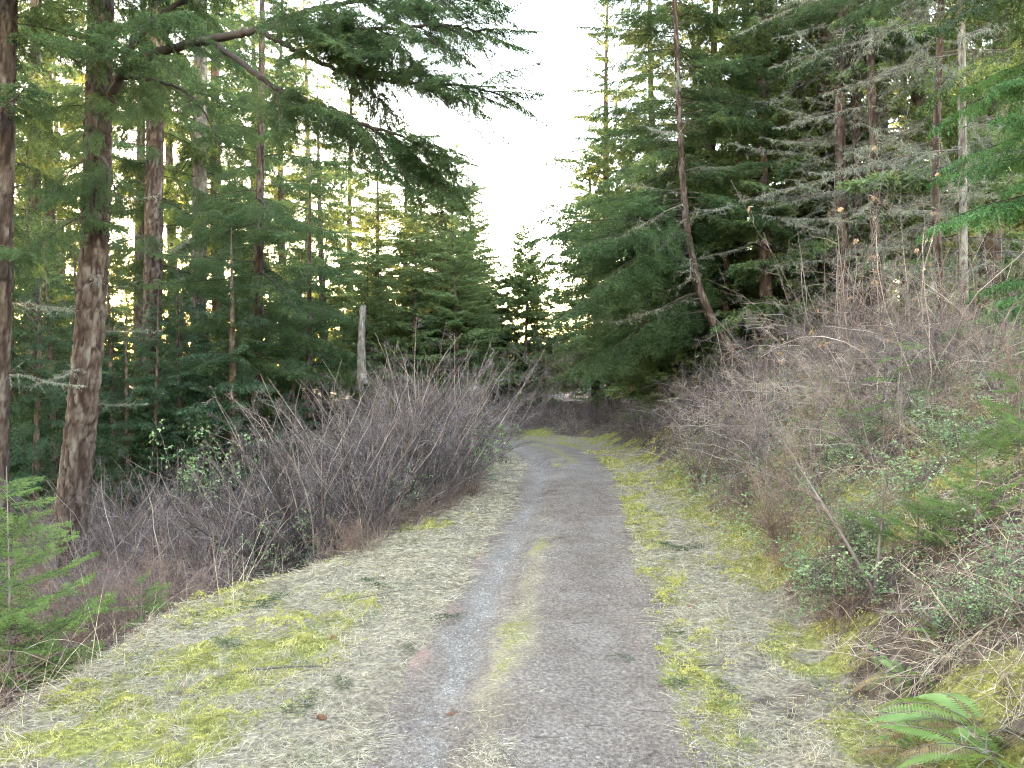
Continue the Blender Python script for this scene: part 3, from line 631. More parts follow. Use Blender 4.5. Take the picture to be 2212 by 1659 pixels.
# two slimmer bare trunks and the dark drooping fir
hero_tree('fir_tree', 'straight mid-size bare trunk, second behind the big furrowed fir', pix([(326, 1010), (329, 700), (334, 350), (338, 0), (340, -250)], 20), .25, .19, [
    dict(h0=5.2, h1=13, n=26, meshes=FIRB_ME, len=3.0, pitch=(-.5, 0)), dict(h0=2.5, h1=7, n=8, meshes=DEDB_ME, len=1.6, unit=1.9, pitch=(-.3, .2), name='dead_branch')], sides=32, step=.06, bark=.022, seed=7)
hero_tree('fir_tree', 'straight pale bare trunk left of the dark drooping fir', pix([(428, 950), (430, 600), (432, 250), (434, 0), (435, -200)], 22), .23, .17, [
    dict(h0=5.0, h1=13, n=24, meshes=FIRB_ME, len=3.0, pitch=(-.5, 0)), dict(h0=4, h1=8, n=6, meshes=DEDB_ME, len=1.6, unit=1.9, pitch=(-.3, .2), name='dead_branch')], sides=32, step=.06, bark=.02, mats=(M_BARKPALE,), seed=8)
hero_tree('fir_tree', 'dark fir with long drooping branches behind the left thicket', pix([(556, 960), (557, 800), (560, 500), (565, 200), (568, -150)], 16.5), .13, .05, [
    dict(h0=1.6, h1=5.5, n=34, meshes=FIRB_ME, len=2.25, pitch=(-.55, -.15)), dict(h0=5.5, h1=9.5, n=24, meshes=FIRB_ME, len=lambda h: 2.1 - (h - 5.5) * .25, pitch=(-.3, .2))], sides=20, step=.08, bark=.01, seed=9)
hero_tree('fir_tree', 'small green fir with layered branches right of the dark drooping fir', pix([(668, 900), (668, 600), (670, 330)], 19), .10, .015, [
    dict(h0=.8, h1=6.3, n=42, meshes=FIRB_ME, len=lambda h: 2.1 * (1 - h / 7.2) + .2, pitch=(-.35, .1))], sides=14, step=.1, bark=.006, seed=19)
hero_tree('dead_tree', 'pale bleached dead trunk standing behind the left thicket', pix([(782, 830), (780, 740), (784, 660)], 17), .10, .07, [], sides=16, step=.05, bark=.008, mats=(M_BARKPALE,), seed=33)
# the leaning tree
r1 = pix([(1612, 805), (1590, 770), (1560, 735), (1530, 682), (1502, 605), (1482, 490), (1472, 360), (1463, 150), (1457, 0), (1452, -250), (1450, -520)], 14)
hero_tree('fir_tree', 'leaning fir with a curved trunk rooted on the right bank', r1, .088, .02, [
    dict(h0=.9, h1=3.2, n=30, meshes=FIRB_ME, len=2.9, pitch=(-.6, -.15), az=LF(85, 212)), dict(h0=1.2, h1=3.2, n=8, meshes=DEDB_ME, len=1.9, unit=1.9, pitch=(-.45, -.1), az=LF(120, 260), name='dead_branch'),
    dict(h0=2.2, h1=7.0, n=56, meshes=FIRB_ME, len=lambda h: 2.35 - (h - 2) * .13, pitch=(-.35, .1), az=LF(-40, 214)), dict(h0=6.5, h1=11, n=38, az=LF(-55, 235), meshes=FIRB_ME, len=lambda h: max(.4, 1.9 - (h - 6.5) * .33), pitch=(-.1, .4)),
    dict(h0=2.0, h1=5.5, n=12, meshes=DEDB_ME, len=1.3, unit=1.9, pitch=(-.3, .2), name='dead_branch')], sides=28, step=.045, bark=.014, seed=11, flare=.1)
# lichen-hung trunks of the right wood
for (lab, pts, d, ra, rb, m, sd, nb, nd) in [
    ('dark slender crooked trunk among the right wood', [(2050, 830), (2034, 620), (2018, 480), (2022, 300), (2030, 120), (2034, -60)], 10, .06, .04, M_BARK, 41, 6, 26),
    ('pale lichen-spotted slender trunk near the right edge', [(2083, 790), (2082, 600), (2079, 350), (2077, 100), (2076, -250)], 9.6, .052, .042, M_BARKPALE, 42, 6, 24),
    ('dark trunk with lichen-hung dead branches above the right thicket', [(1822, 690), (1818, 450), (1812, 250), (1822, 0), (1826, -250)], 13, .10, .07, M_BARK, 43, 14, 40),
    ('second dark trunk just right of its lichen-hung neighbour', [(1858, 700), (1852, 420), (1846, 200), (1838, 0), (1836, -250)], 13.6, .085, .06, M_BARK, 44, 12, 34),
    ('slim lichened trunk rightmost of the cluster above the right thicket', [(1892, 690), (1890, 400), (1880, 150), (1878, -250)], 12.4, .075, .05, M_BARK, 45, 10, 34)]:
    hero_tree('fir_tree', lab, pix(pts, d), ra, rb, [dict(h0=4.4, h1=7.5, n=nb, meshes=FIRB_ME, len=1.8, pitch=(-.4, 0)), dict(h0=.8, h1=5.8, n=nd, meshes=DEDB_ME, len=1.7, unit=1.9, pitch=(-.3, .25), name='dead_branch')], sides=18, step=.06, bark=.008, mats=(m,), seed=sd)
CEDBR_ME = [b.mesh('cedar_branch', [M_TWIG, M_CEDARB]) for b in CEDB[:2]]
c = ground_pt(2370, 6.6)
hero_tree('cedar_tree', 'bright green cedar boughs reaching in at the right edge', [c, c + [0, 0, 3], c + [.05, 0, 6.5]], .12, .06, [
    dict(h0=.5, h1=2.7, n=22, meshes=CEDBR_ME, len=1.25, unit=2.2, pitch=(-.25, .15), az=LF(120, 245)), dict(h0=2.8, h1=6.4, n=26, meshes=CEDB_ME, len=1.75, unit=2.2, pitch=(-.4, .1), az=LF(120, 245))], sides=14, step=.1, bark=.006, seed=51)
def sapling(name, lab, base, H, n, meshes, ln, unit_, sd, pitch=(-.1, .45), lean=(0, 0), mats=(M_STEM,)):
    top = base + np.array([lean[0], lean[1], H])
    return hero_tree(name, lab, [base, (base + top) / 2 + [.01, 0, 0], top], (.006 + .003 * H), .002, [dict(h0=.06 * H, h1=.96 * H, n=n, meshes=meshes, len=lambda h: ln * (1.05 - .8 * h / H), unit=unit_, pitch=pitch)], cat='sapling', sides=8, step=.06, bark=0, mats=mats, seed=sd)
b = ground_pt(12, 4.7)
sapling('young_fir', 'bright green young fir in the lower left corner', b, 1.5, 44, YNGB_ME, .70, .8, 61)
sapling('young_fir', 'small green fir shoot low among the brush near the lower left corner', ground_pt(300, 5.7), .42, 12, YNGB_ME, .35, .8, 62)
YCED_ME = [conifer_branch(260 + k, .9, 20, 8, .010, .024, .010, sec=.36, droop=.12, hang=.35, kind='cedar', bare=.06, ter=.42, twr=.007).mesh('cedar_spray', [M_TWIG, M_YOUNG]) for k in range(2)]
for (px, d, H, n, sd, lab) in [(1945, 6.2, .95, 12, 63, 'light green cedar sapling with flat sprays halfway up the right bank'), (1850, 6.8, .75, 9, 64, 'small cedar sapling just left of the light green one on the bank')]:
    sapling('young_cedar', lab, ground_pt(px, d), H, n, YCED_ME, .62, .9, sd, (-.1, .3))
for (px, d, H, n, sd, lab) in [(2110, 4.3, .5, 14, 65, 'feathery green fir shoot at the right edge above the ferns'), (2200, 4.6, .65, 16, 66, 'feathery fir shoot furthest right on the bank'), (1985, 4.6, .35, 10, 67, 'tiny fir shoot left of the feathery ones on the bank'), (1610, 8.6, .45, 12, 68, 'dark little fir at the foot of the right bank beside the moss')]:
    sapling('young_fir', lab, ground_pt(px, d), H, n, YNGB_ME, .42, .8, sd)

M_DARKST = mat('dark wet stems', [(.025, .018, .017), (.055, .042, .040)], 4, .7, var=.2)
# ------------------------------------------------------------------ bare shrubs
def shrub_meshes(seed, H, n, spread, m_stem, m_twig, arch=0.0, per2=9, per3=6, per4=4, r=.008, leaf=None, nleaf=0, lsize=.05):
    g = rng_(seed); az = g.random(n) * 6.28; rr = g.random(n) * .16 * H
    p0 = np.stack([np.cos(az) * rr * .6, np.sin(az) * rr * .6, -.08 * np.ones(n)], 1); ln = spread * g.uniform(.3, 1.1, n)
    d0 = np.stack([np.cos(az) * ln, np.sin(az) * ln, np.ones(n)], 1)
    s1 = grow(g, p0, d0, H * g.uniform(.7, 1.1, n), 9, .12, (0, 0, -1), arch); a = MB(); tubes(a, s1, r * g.uniform(.6, 1.2, n), r * .25, 4)
    b = MB()
    i, t, p, d = spawn(g, s1, per2, .10, .97, R(50), .3, False, .05); l2 = H * .36 * (1.15 - t) * g.uniform(.5, 1.1, len(t))
    s2 = grow(g, p, d, l2, 5, .17, (0, 0, 1), .05 - arch * .6); tubes(b, s2, r * .35, r * .14, 3)
    i, t, p, d = spawn(g, s2, per3, .12, .97, R(60), .3, False, .0); l3 = np.maximum(.08, l2[i] * .5 * (1.1 - t * .7) * g.uniform(.5, 1.1, len(t)))
    s3 = grow(g, p, d, l3, 3, .24); tubes(b, s3, r * .20, r * .10, 3)
    i, t, p, d = spawn(g, s3, per4, .15, .98, R(65), .35, False); blades(b, p, d, np.maximum(.04, l3[i] * .55 * g.uniform(.5, 1.2, len(t))), r * .36, g, 0)
    lm = None
    if leaf:
        c = MB(); k = g.integers(len(s3), size=nleaf) if nleaf > 200 else np.repeat(g.integers(len(s3), size=nleaf // 6), 6); nleaf = len(k); p, tg = at(s3, k, g.random(nleaf) * .3 + .7)
        leaves(c, p, unit(g.normal(0, .5, p.shape) + [0, 0, -.9]), lsize * g.uniform(.6, 1.2, nleaf), lsize * .5, g, 0, (1, 0, 0), 1.0); lm = c.mesh('leaves', [leaf])
    return a.mesh('stems', [m_stem]), b.mesh('twigs', [m_twig]), lm
S_V = [shrub_meshes(400 + k, 2.4, 10 + 2 * (k % 2), .34 + .08 * k, M_STEM, M_TWIGV, .1, 8, 6, 3, .010) for k in range(4)]
S_P = [shrub_meshes(420 + k, 2.2, 9, .8, M_TWIGP, M_TWIGV if k % 2 else M_TWIGP, .8, per2=9, per3=6, per4=4, r=.007) for k in range(4)]
S_R = [shrub_meshes(440 + k, .8, 16, .7, M_TWIGR, M_TWIGR, .35, 8, 4, 2, .005) for k in range(3)]
S_D = [shrub_meshes(450 + k, 2.0, 6, .55, M_DARKST, M_DARKST, .1, 7, 4, 3, .016) for k in range(3)]
S_L = [shrub_meshes(460 + k, 1.5, 10, .5, M_STEM, M_TWIGV, .2, 8, 5, 2, .007, M_BROADLEAF, 1500, .045) for k in range(2)]
S_H = shrub_meshes(470, 3.0, 9, .40, M_TWIGP, M_TWIGP, .12, 7, 4, 3, .009, M_DRYLEAF, 96, .062)
_sg = rng_(88)
def put_shrub(name, lab, px, d, H, src, mh, group=None, rz=None, wide=1.0, dz=0.0):
    me = src if isinstance(src, tuple) else src[_sg.integers(len(src))]; p = ground_pt(px, d, dz)
    k = H / mh; o = thing(name, p, lab, 'shrub', group, _sg.random() * 6.28 if rz is None else rz); o.scale = (k * wide, k * wide, k)
    link('stem', me[0], o); link('twigs', me[1], o)['kind'] = 'stuff'
    if me[2]: link('leaves', me[2], o)
    return o
g = rng_(91)
# thicket left of the track: rows from the verge edge back
for k in range(74):
    f = g.random(); d = 7.8 + 8.7 * f ** .9; edge = np.interp(d, [6.7, 10, 14, 17], [-1.64, -.64, -.05, -.1])
    x = edge - .45 - abs(g.normal(0, 1.15)) - (.5 * (d < 9)) - .5 * float(sstep(11.5, 14, d)); px = 1106 + x / d * F
    if px < 470: px = g.uniform(520, 900)
    Hh = np.interp(px, [470, 560, 700, 900, 980, 1040, 1090], [1.9, 2.1, 2.2, 2.45, 2.4, 1.7, 1.1]) * g.uniform(.5, 1.22)
    lab = ('leafless shrub at the hollow end of the left thicket' if px < 640 else 'leafless purple-grey shrub in the middle of the left thicket, ' + ('near the verge' if d < 11 else 'back row') if px < 900 else 'tall leafless shrub where the left thicket meets the bend' if d > 12 else 'leafless purple-grey shrub at the track side of the left thicket')
    put_shrub('bare_shrub', lab, px, d, Hh, S_V, 2.4, 'thicket left of the track')
for (px, d, H, lab) in [(700, 8.6, 2.2, 'dark upright bare stems standing out of the left thicket'), (850, 9.6, 2.0, 'dark bare stems near the middle of the left thicket'), (950, 11, 1.9, 'dark bare stems near the track end of the left thicket'), (620, 8.8, 2.0, 'dark bare stems at the hollow end of the left thicket'), (770, 8.9, 2.3, 'dark forked bare stems between the middle and the hollow end of the thicket'), (900, 9.9, 2.2, 'dark bare stems right of the middle of the left thicket'), (985, 12.6, 2.3, 'tall dark bare stems where the thicket nears the bend'), (1050, 14.5, 1.4, 'dark bare stems nearest the bend')]:
    put_shrub('bare_shrub', lab, px, d, H, S_D, 2.0)
for (px, d, H, lab) in [(1005, 10.7, 1.35, 'grey green leafy shrub at the verge near the bend'), (560, 8.2, 1.0, 'pale leafed small shrub in the dark front of the left thicket'), (870, 9.3, .8, 'small green leafed shrub at the verge side of the left thicket'), (650, 8.4, 1.1, 'green leafed shrub among the dark stems of the left thicket'), (425, 14, 2.1, 'glossy leafed shrub below the pale bare trunk')]:
    put_shrub('leafy_shrub', lab, px, d, H, S_L, 1.5)
for k in range(20):
    d = g.uniform(7.0, 11.5); edge = np.interp(d, [5.5, 6.7, 10, 14], [-2.35, -1.64, -.64, -.05]); px = 1106 + (edge - g.uniform(-.05, .45)) / d * F
    put_shrub('low_brush', 'low red-brown brush along the edge of the left verge', px, d, g.uniform(.35, .62), S_R, .8, 'red-brown brush by the left verge')
for k in range(50):
    d = g.uniform(5.6, 13); px = g.uniform(60, 600); x = (px - 1106) / F * d; edge = np.interp(d, [3.7, 5.5, 6.7, 10, 14], [-2.47, -2.35, -1.64, -.64, -.05])
    if x > edge - .5: continue
    if k % 3: put_shrub('bare_shrub', 'leafless dull shrub in the left hollow ' + ('below the big furrowed trunk' if px < 300 else 'towards the thicket'), px + 90, d + 1.2, g.uniform(1.0, 1.8), S_V, 2.4, 'shrubs in the left hollow', wide=1.2)
    put_shrub('low_brush', 'low brown brush in the left hollow ' + ('below the big furrowed trunk' if px < 300 else 'towards the thicket') + (', near the verge' if d < 8.5 else ', further back'), px, d, g.uniform(.45, .95), S_R, .8, 'brush in the left hollow', wide=1.3)
for k in range(46):
    px = g.uniform(1640, 2230); d = g.uniform(3.3, 7.5)
    if ground_pt(px, d)[2] < .12: continue
    put_shrub('leafy_plant', 'small leafy green plant on the right bank ' + ('close to the ferns' if d < 4.6 else 'under the bare tangle' if px < 1950 else 'near the right edge'), px, d, g.uniform(.20, .50), S_L, 1.5, 'leafy plants on the right bank', wide=1.6)
for (px, d, H, lab) in [(350, 6.3, .80, 'rounded heap of brown bramble below the verge at left'), (535, 7.0, .55, 'smaller brown bramble heap right of the rounded one'), (120, 5.2, .8, 'brown brush under the young fir at lower left'), (235, 7.4, .9, 'brown brush at the foot of the big furrowed trunk'), (430, 8.2, .9, 'brown brush in the hollow between the trunks and the thicket'), (40, 7.0, 1.0, 'brown brush behind the young fir at lower left'), (600, 8.6, .8, 'brown brush under the dark front of the left thicket')]:
    put_shrub('bramble', lab, px, d, H, S_R, .8, wide=1.25)
# beyond the bend and along the right bank
for k in range(56):
    px = g.uniform(1060, 1400); d = g.uniform(19.0, 24)
    put_shrub('bare_shrub', 'leafless shrub crowding the outside of the bend', px, d, g.uniform(.6, 1.15), S_P if k % 2 else S_V, 2.4, 'shrubs beyond the bend', dz=-.1)
for (px, d, H) in [(1190, 22, 4.6), (1165, 23, 3.6)]:
    put_shrub('bare_tree', 'pale leafless little tree beside the lone spire fir' if H > 4 else 'shorter pale leafless tree left of its taller twin at the bend', px, d, H, S_P, 2.2, wide=.62)
for k in range(24):
    d = g.uniform(9.5, 17); x = road_pt(np.array([d]), np.array([HW + .95 + abs(g.normal(0, .7))]))[0]; px = 1106 + x[0] / x[1] * F
    put_shrub('bare_shrub', 'leafless dark shrub along the foot of the right bank', px, x[1], g.uniform(.7, 1.25), S_V, 2.4, 'shrubs at the foot of the right bank')
for k in range(76):
    px = g.uniform(1480, 2230); d = g.uniform(7.0, 12.5) * np.interp(px, [1480, 1700, 2200], [1.25, 1.0, .85])
    Hh = np.interp(px, [1480, 1700, 1950, 2200], [1.2, 1.7, 1.8, 1.2]) * g.uniform(.6, 1.15)
    lab = 'pale leafless shrub of the right bank tangle, ' + ('by the leaning tree' if px < 1700 else 'below the cluster of dark trunks' if px < 1930 else 'below the slender lichened trunks' if px < 2120 else 'at the right edge') + (' in front' if d < 8.5 else ' further back')
    put_shrub('bare_shrub', lab, px, d, Hh, S_P, 2.2, 'tangle on the right bank')
for k in range(17):
    px = g.uniform(1620, 2240); d = g.uniform(5.2, 8.6)
    if ground_pt(px, d)[2] < .35: continue
    put_shrub('bare_shrub', 'thin twiggy shrub low on the right bank ' + ('towards the moss' if px < 1850 else 'above the ferns'), px, d, g.uniform(.5, 1.3), S_P, 2.2, 'low tangle on the right bank')
for k in range(14):
    sv = g.uniform(4.6, 10); x = road_pt(np.array([sv]), np.array([HW + .95 + abs(g.normal(0, .25))]))[0]; px = 1106 + x[0] / x[1] * F
    put_shrub('twiggy_shrub', 'low reddish twigs at the foot of the right bank ' + ('near the ferns' if sv < 7 else 'beside the ditch moss'), px, x[1], g.uniform(.3, .6), S_R, .8, 'low twigs at the bank foot')
put_shrub('hazel_shrub', 'tall tan shrub with a few hanging dry leaves on the right bank', 1880, 8.2, 2.9, S_H, 3.0)
put_shrub('hazel_shrub', 'tan shrub with dry leaves leaning towards the pale lichened trunk', 2010, 7.6, 2.3, S_H, 3.0)
put_shrub('hazel_shrub', 'tan shrub with dry leaves left of the tall one', 1800, 9.0, 2.7, S_H, 3.0, rz=2.0)
for (px, d, H, lab) in [(1700, 6.3, .9, 'reddish twiggy shrub above the moss on the right bank'), (1590, 7.8, .8, 'reddish twiggy shrub at the foot of the right bank'), (2180, 5.2, .8, 'reddish twiggy brush at the right edge of the bank'), (1800, 7.2, 1.0, 'reddish twiggy brush below the tall tan shrub'), (1520, 10, .9, 'reddish brush at the bank foot near the leaning tree')]:
    put_shrub('twiggy_shrub', lab, px, d, H, S_R, .8)
def leaning_stems(name, lab, lines, sd, r=.011):
    g = rng_(sd); b0 = P(*lines[0][0]); root = thing(name, b0, lab, 'shrub')
    for L in lines:
        path = (smooth_path([P(*q) for q in L], .06) - b0)[None]; mb = MB(); tubes(mb, path, r, r * .35, 6); st = link('stem', mb.mesh('stem', [M_STEM]), root)
        i, t, p, d = spawn(g, path, 12, .25, .99, R(40), .25, False, .1); s2 = grow(g, p, d, .45 * (1.1 - t), 6, .14); tw = MB(); tubes(tw, s2, r * .3, .0012, 3)
        i, t, p, d = spawn(g, s2, 5, .2, .95, R(48), .3, False); s3 = grow(g, p, d, .16, 3, .2); tubes(tw, s3, .0018, .0008, 3); link('twigs', tw.mesh('twigs', [M_TWIGR]), st)['kind'] = 'stuff'
    return root
leaning_stems('leaning_shrub', 'dark bare stems leaning left out of the right bank', [[(1885, 1275, 4.6), (1840, 1190, 4.6), (1790, 1110, 4.6), (1740, 1030, 4.7), (1690, 950, 4.8)], [(1880, 1270, 4.7), (1835, 1175, 4.8), (1765, 1080, 4.9), (1700, 1010, 5.0)], [(1890, 1270, 4.6), (1900, 1180, 4.6), (1910, 1060, 4.7)]], 95)
leaning_stems('leaning_shrub', 'dark thin stem at the right edge of the bank', [[(2080, 1100, 5.2), (2075, 1010, 5.2), (2060, 900, 5.3), (2040, 830, 5.4)], [(2080, 1100, 5.2), (2120, 1030, 5.2), (2160, 960, 5.2)]], 96, .008)
# ------------------------------------------------------------------ ground cover (nobody could count it)
def ribbons(mb, paths, w0, w1, rng, mat=0):
    N, S, _ = paths.shape; t = unit(np.gradient(paths, axis=1)); ref = rng.normal(size=(N, 1, 3)) * .6 + np.array([0, 0, 1.0])
    sd = unit(np.cross(t, np.broadcast_to(ref, t.shape))); k = np.linspace(0, 1, S)[None, :, None]
    w = (np.asarray(w0).reshape(-1, 1, 1) * (1 - k) + np.asarray(w1).reshape(-1, 1, 1) * k) * .5
    v = np.stack([paths - sd * w, paths + sd * w], 2); idx = np.arange(N * S * 2).reshape(N, S, 2)
    q = np.stack([idx[:, :-1, 0], idx[:, :-1, 1], idx[:, 1:, 1], idx[:, 1:, 0]], -1).reshape(-1, 4)
    mb.add(v, np.concatenate([q[:, [0, 1, 2]], q[:, [0, 2, 3]]]), mat)
def scatter(rng, n, s0, s1, u0, u1, mask=None, power=1.0):
    """n points in road coordinates, denser near the camera; kept with probability mask."""
    s = (s0 ** (1 - power) + rng.random(n) * (s1 ** (1 - power) - s0 ** (1 - power))) ** (1 / (1 - power)) if power != 1 else s0 * (s1 / s0) ** rng.random(n)
    u = rng.uniform(u0, u1, n); xy = road_pt(s, u)
    if mask is not None:
        k = rng.random(n) < mask(xy[:, 0], xy[:, 1], u, s); s, u, xy = s[k], u[k], xy[k]
    z = np.where(np.abs(u) < HW, road_z(u, s, xy[:, 0], xy[:, 1]), height(xy[:, 0], xy[:, 1]))
    return s, u, np.concatenate([xy, z[:, None]], 1)
def stuff(name, mb, mats, lab):
    return tag(link(name, mb.mesh(name, mats)), lab, kind='stuff')
g = rng_(600)
# matted dry grass on both verges
mb = MB()
for (u0, u1, n, s1) in [(-HW - 2.5, -HW + .02, 70000, 15), (HW - .06, HW + 1.25, 44000, 16)]:
    s, u, p = scatter(g, n, 2.4, s1, u0, u1, lambda x, y, u, s: np.clip(straw_mask(x, y, u, s) * (.25 + .9 * sstep(-.35, .35, fbm(x * 2.2, y * 2.2, 0, 71, 2))) * (1 - .55 * moss_mask(x, y, u, s)), 0, 1))
    sc = np.clip(s / 5, .8, 2.2); n = len(p); az = g.normal(.3, 1.0, n) + np.where(g.random(n) < .5, 0, math.pi)
    d = np.stack([np.cos(az), np.sin(az), g.uniform(.02, .5, n)], 1)
    pa = grow(g, p + [0, 0, .004], d, g.uniform(.04, .20, n) * sc ** .5, 2, .2, (0, 0, -1), g.uniform(.3, .9, n)); pa[:, :, 2] = np.maximum(pa[:, :, 2], p[:, None, 2] + .004 + .012 * g.random((n, 1)))
    ribbons(mb, pa, .0034 * sc, .0013 * sc, g)
s, u, p = scatter(g, 620, 2.5, 11, -HW - 2.2, HW + 1.2, lambda x, y, u, s: (np.abs(u) > HW + .08) * (.2 + straw_mask(x, y, u, s)))
k = np.repeat(np.arange(len(p)), 34); n = len(k); lean = g.normal(0, .7, (len(p), 3)); o = g.normal(0, .03, (n, 3)) * [1, 1, 0]
pa = grow(g, p[k] + o, unit(lean[k] * [1, 1, 0] + g.normal(0, .35, (n, 3)) + [0, 0, .75]), g.uniform(.05, .17, n), 3, .14, (0, 0, -1), g.uniform(.6, 2.0, n)); ribbons(mb, pa, np.full(n, .0036), np.full(n, .0012), g)
stuff('dry_grass', mb, [M_STRAW], 'pale matted dry grass lying on both verges')
# moss
mb = MB()
for (u0, u1, n, s0, s1) in [(-HW - 2.5, -HW - .05, 200000, 2.4, 9), (HW - .10, HW + .45, 52000, 2.4, 16), (HW + .4, HW + 3.6, 120000, 2.6, 15)]:
    s, u, p = scatter(g, n, s0, s1, u0, u1, lambda x, y, u, s: np.clip(1.25 * moss_mask(x, y, u, s) * (.30 + .8 * sstep(-.3, .25, fbm(x * 6, y * 6, 0, 72, 3))), 0, 1))
    sc = np.clip(s / 4.2, .75, 3.0); n = len(p)
    lump = np.maximum(0, fbm(p[:, 0] * 9, p[:, 1] * 9, 0, 73, 3)) * .06; p[:, 2] += lump - .004
    blades(mb, p, unit(g.normal(0, .75, (n, 3)) + [0, 0, .8]), g.uniform(.008, .017, n) * sc, .0085 * sc, g)
stuff('moss', mb, [M_MOSS], 'yellow green moss on the verges, ditch and bank')
# fresh grass tufts
mb = MB(); s, u, p = scatter(g, 150, 2.8, 12, -HW - 1.8, HW + 1.3, lambda x, y, u, s: (np.abs(u) > HW + .1) * .8)
for q in range(len(p)):
    n = 26; o = g.normal(0, .045, (n, 3)) * [1, 1, 0]; d = unit(g.normal(0, .6, (n, 3)) + [0, 0, .8]); pa = grow(g, p[q] + o, d, g.uniform(.03, .10, n), 3, .12, (0, 0, -1), .6); ribbons(mb, pa, np.full(n, .004), np.full(n, .001), g)
stuff('green_grass', mb, [M_GRASS], 'small fresh green grass tufts on the verges')
# pebbles and needle litter on the track
mb = MB(); s, u, p = scatter(g, 9000, 2.4, 9, -HW, HW, lambda x, y, u, s: np.clip(.12 + .9 * np.exp(-((u + .5) / .13) ** 2) + .35 * np.exp(-((u - .3) / .3) ** 2), 0, 1))
o8 = np.array([[1, 0, 0], [0, 1, 0], [-1, 0, 0], [0, -1, 0], [0, 0, 1], [0, 0, -1.]]); f8 = np.array([[0, 1, 4], [1, 2, 4], [2, 3, 4], [3, 0, 4], [1, 0, 5], [2, 1, 5], [3, 2, 5], [0, 3, 5]])
n = len(p); r = (.0025 + .0055 * g.random(n) ** 3 + .009 * (g.random(n) < .06) * g.random(n)); v = p[:, None] + (o8[None] * g.uniform(.6, 1.3, (n, 6, 1))) * r[:, None, None] * np.array([1, 1, .6])
mb.add(v, (np.arange(n)[:, None, None] * 6 + f8[None]), 0, False); stuff('gravel', mb, [M_PEB], 'loose grey gravel in the wheel ruts')
mb = MB(); s, u, p = scatter(g, 70000, 2.4, 12, -HW - .2, HW + .15, lambda x, y, u, s: np.clip(1 - .8 * np.exp(-((u + .5) / .11) ** 2), 0, 1) * (.3 + .7 * sstep(-.3, .4, fbm(x * 4, y * 4, 0, 75, 2))))
n = len(p); a = g.random(n) * 6.28; sc = np.clip(s / 4.5, .8, 2)
blades(mb, p + [0, 0, .004], np.stack([np.cos(a), np.sin(a), g.normal(.08, .12, n)], 1), g.uniform(.010, .034, n) * sc, .0026 * sc, g, 0, (0, 0, 1), .4); s, u, p = scatter(g, 26000, 2.4, 10, -HW - 1.9, HW + .9, lambda x, y, u, s: (np.abs(u) > HW) * sstep(-.1, .5, fbm(x * 2.5, y * 2.5, 0, 77, 3)))
n = len(p); a = g.random(n) * 6.28; sc = np.clip(s / 4.5, .8, 2); blades(mb, p + [0, 0, .012], np.stack([np.cos(a), np.sin(a), g.normal(.1, .2, n)], 1), g.uniform(.012, .04, n) * sc, .004 * sc, g, 0, (0, 0, 1), .4); stuff('needle_litter', mb, [M_LITTER], 'brown fallen needles strewn over the track')
mb = MB(); s, u, p = scatter(g, 9000, 2.4, 9, -HW + .15, -HW + .85, lambda x, y, u, s: np.clip(np.exp(-((u + .2) / .13) ** 2) * (.15 + sstep(-.2, .5, fbm(x * 3, y * 3, 0, 76, 2))), 0, 1))
n = len(p); a = g.random(n) * 6.28; pa = grow(g, p + [0, 0, .004], np.stack([np.cos(a), np.sin(a), g.uniform(0, .5, n)], 1), g.uniform(.03, .11, n), 3, .2, (0, 0, -1), .8); pa[:, :, 2] = np.maximum(pa[:, :, 2], p[:, None, 2] + .004)
ribbons(mb, pa, np.full(n, .0026), np.full(n, .001), g); stuff('dry_grass', mb, [M_STRAW], 'dry grass wisps along the crown between the ruts')
M_UNDER = mat('bank stems', [(.09, .06, .045), (.19, .145, .115), (.40, .34, .27)], 6, .85)
# tangled dead stems: hollow on the left, bank on the right
mb = MB()
for (u0, u1, n, s0, s1, Hm, m) in [(-7.5, -HW - 1.3, 4200, 2.6, 15, .75, 0), (HW + .75, HW + 5.5, 6500, 2.8, 15, .50, 1)]:
    s, u, p = scatter(g, n, s0, s1, u0, u1, lambda x, y, u, s: np.where(u < 0, sstep(-HW - verge_l(s) + .15, -HW - verge_l(s) - .5, u), sstep(HW + verge_r(s) - .1, HW + verge_r(s) + .5, u)))
    n = len(p); a = g.random(n) * 6.28; tilt = g.uniform(.15, 1.6, n); d = np.stack([np.cos(a), np.sin(a), tilt], 1)
    pa = grow(g, p, d, Hm * g.uniform(.3, 1.3, n), 5, .15, (0, 0, -1), g.uniform(.4, 2.2, n)) if True else None; gz = height(pa[..., 0].ravel(), pa[..., 1].ravel()).reshape(pa.shape[:2]); pa[..., 2] = np.maximum(pa[..., 2], gz + .01)
    tubes(mb, pa, (.0026 if m == 0 else .0018) * g.uniform(.5, 1.5, n), .0009, 3, m)
    i, t, q, dd = spawn(g, pa, 4, .2, .95, R(45), .3, False); s2 = grow(g, q, dd, .16 * g.uniform(.4, 1.2, len(q)), 3, .2); ribbons(mb, s2, np.full(len(q), .0028), np.full(len(q), .001), g, m)
stuff('undergrowth', mb, [M_TWIGR, M_UNDER], 'tangle of dead stems in the hollow and on the bank')
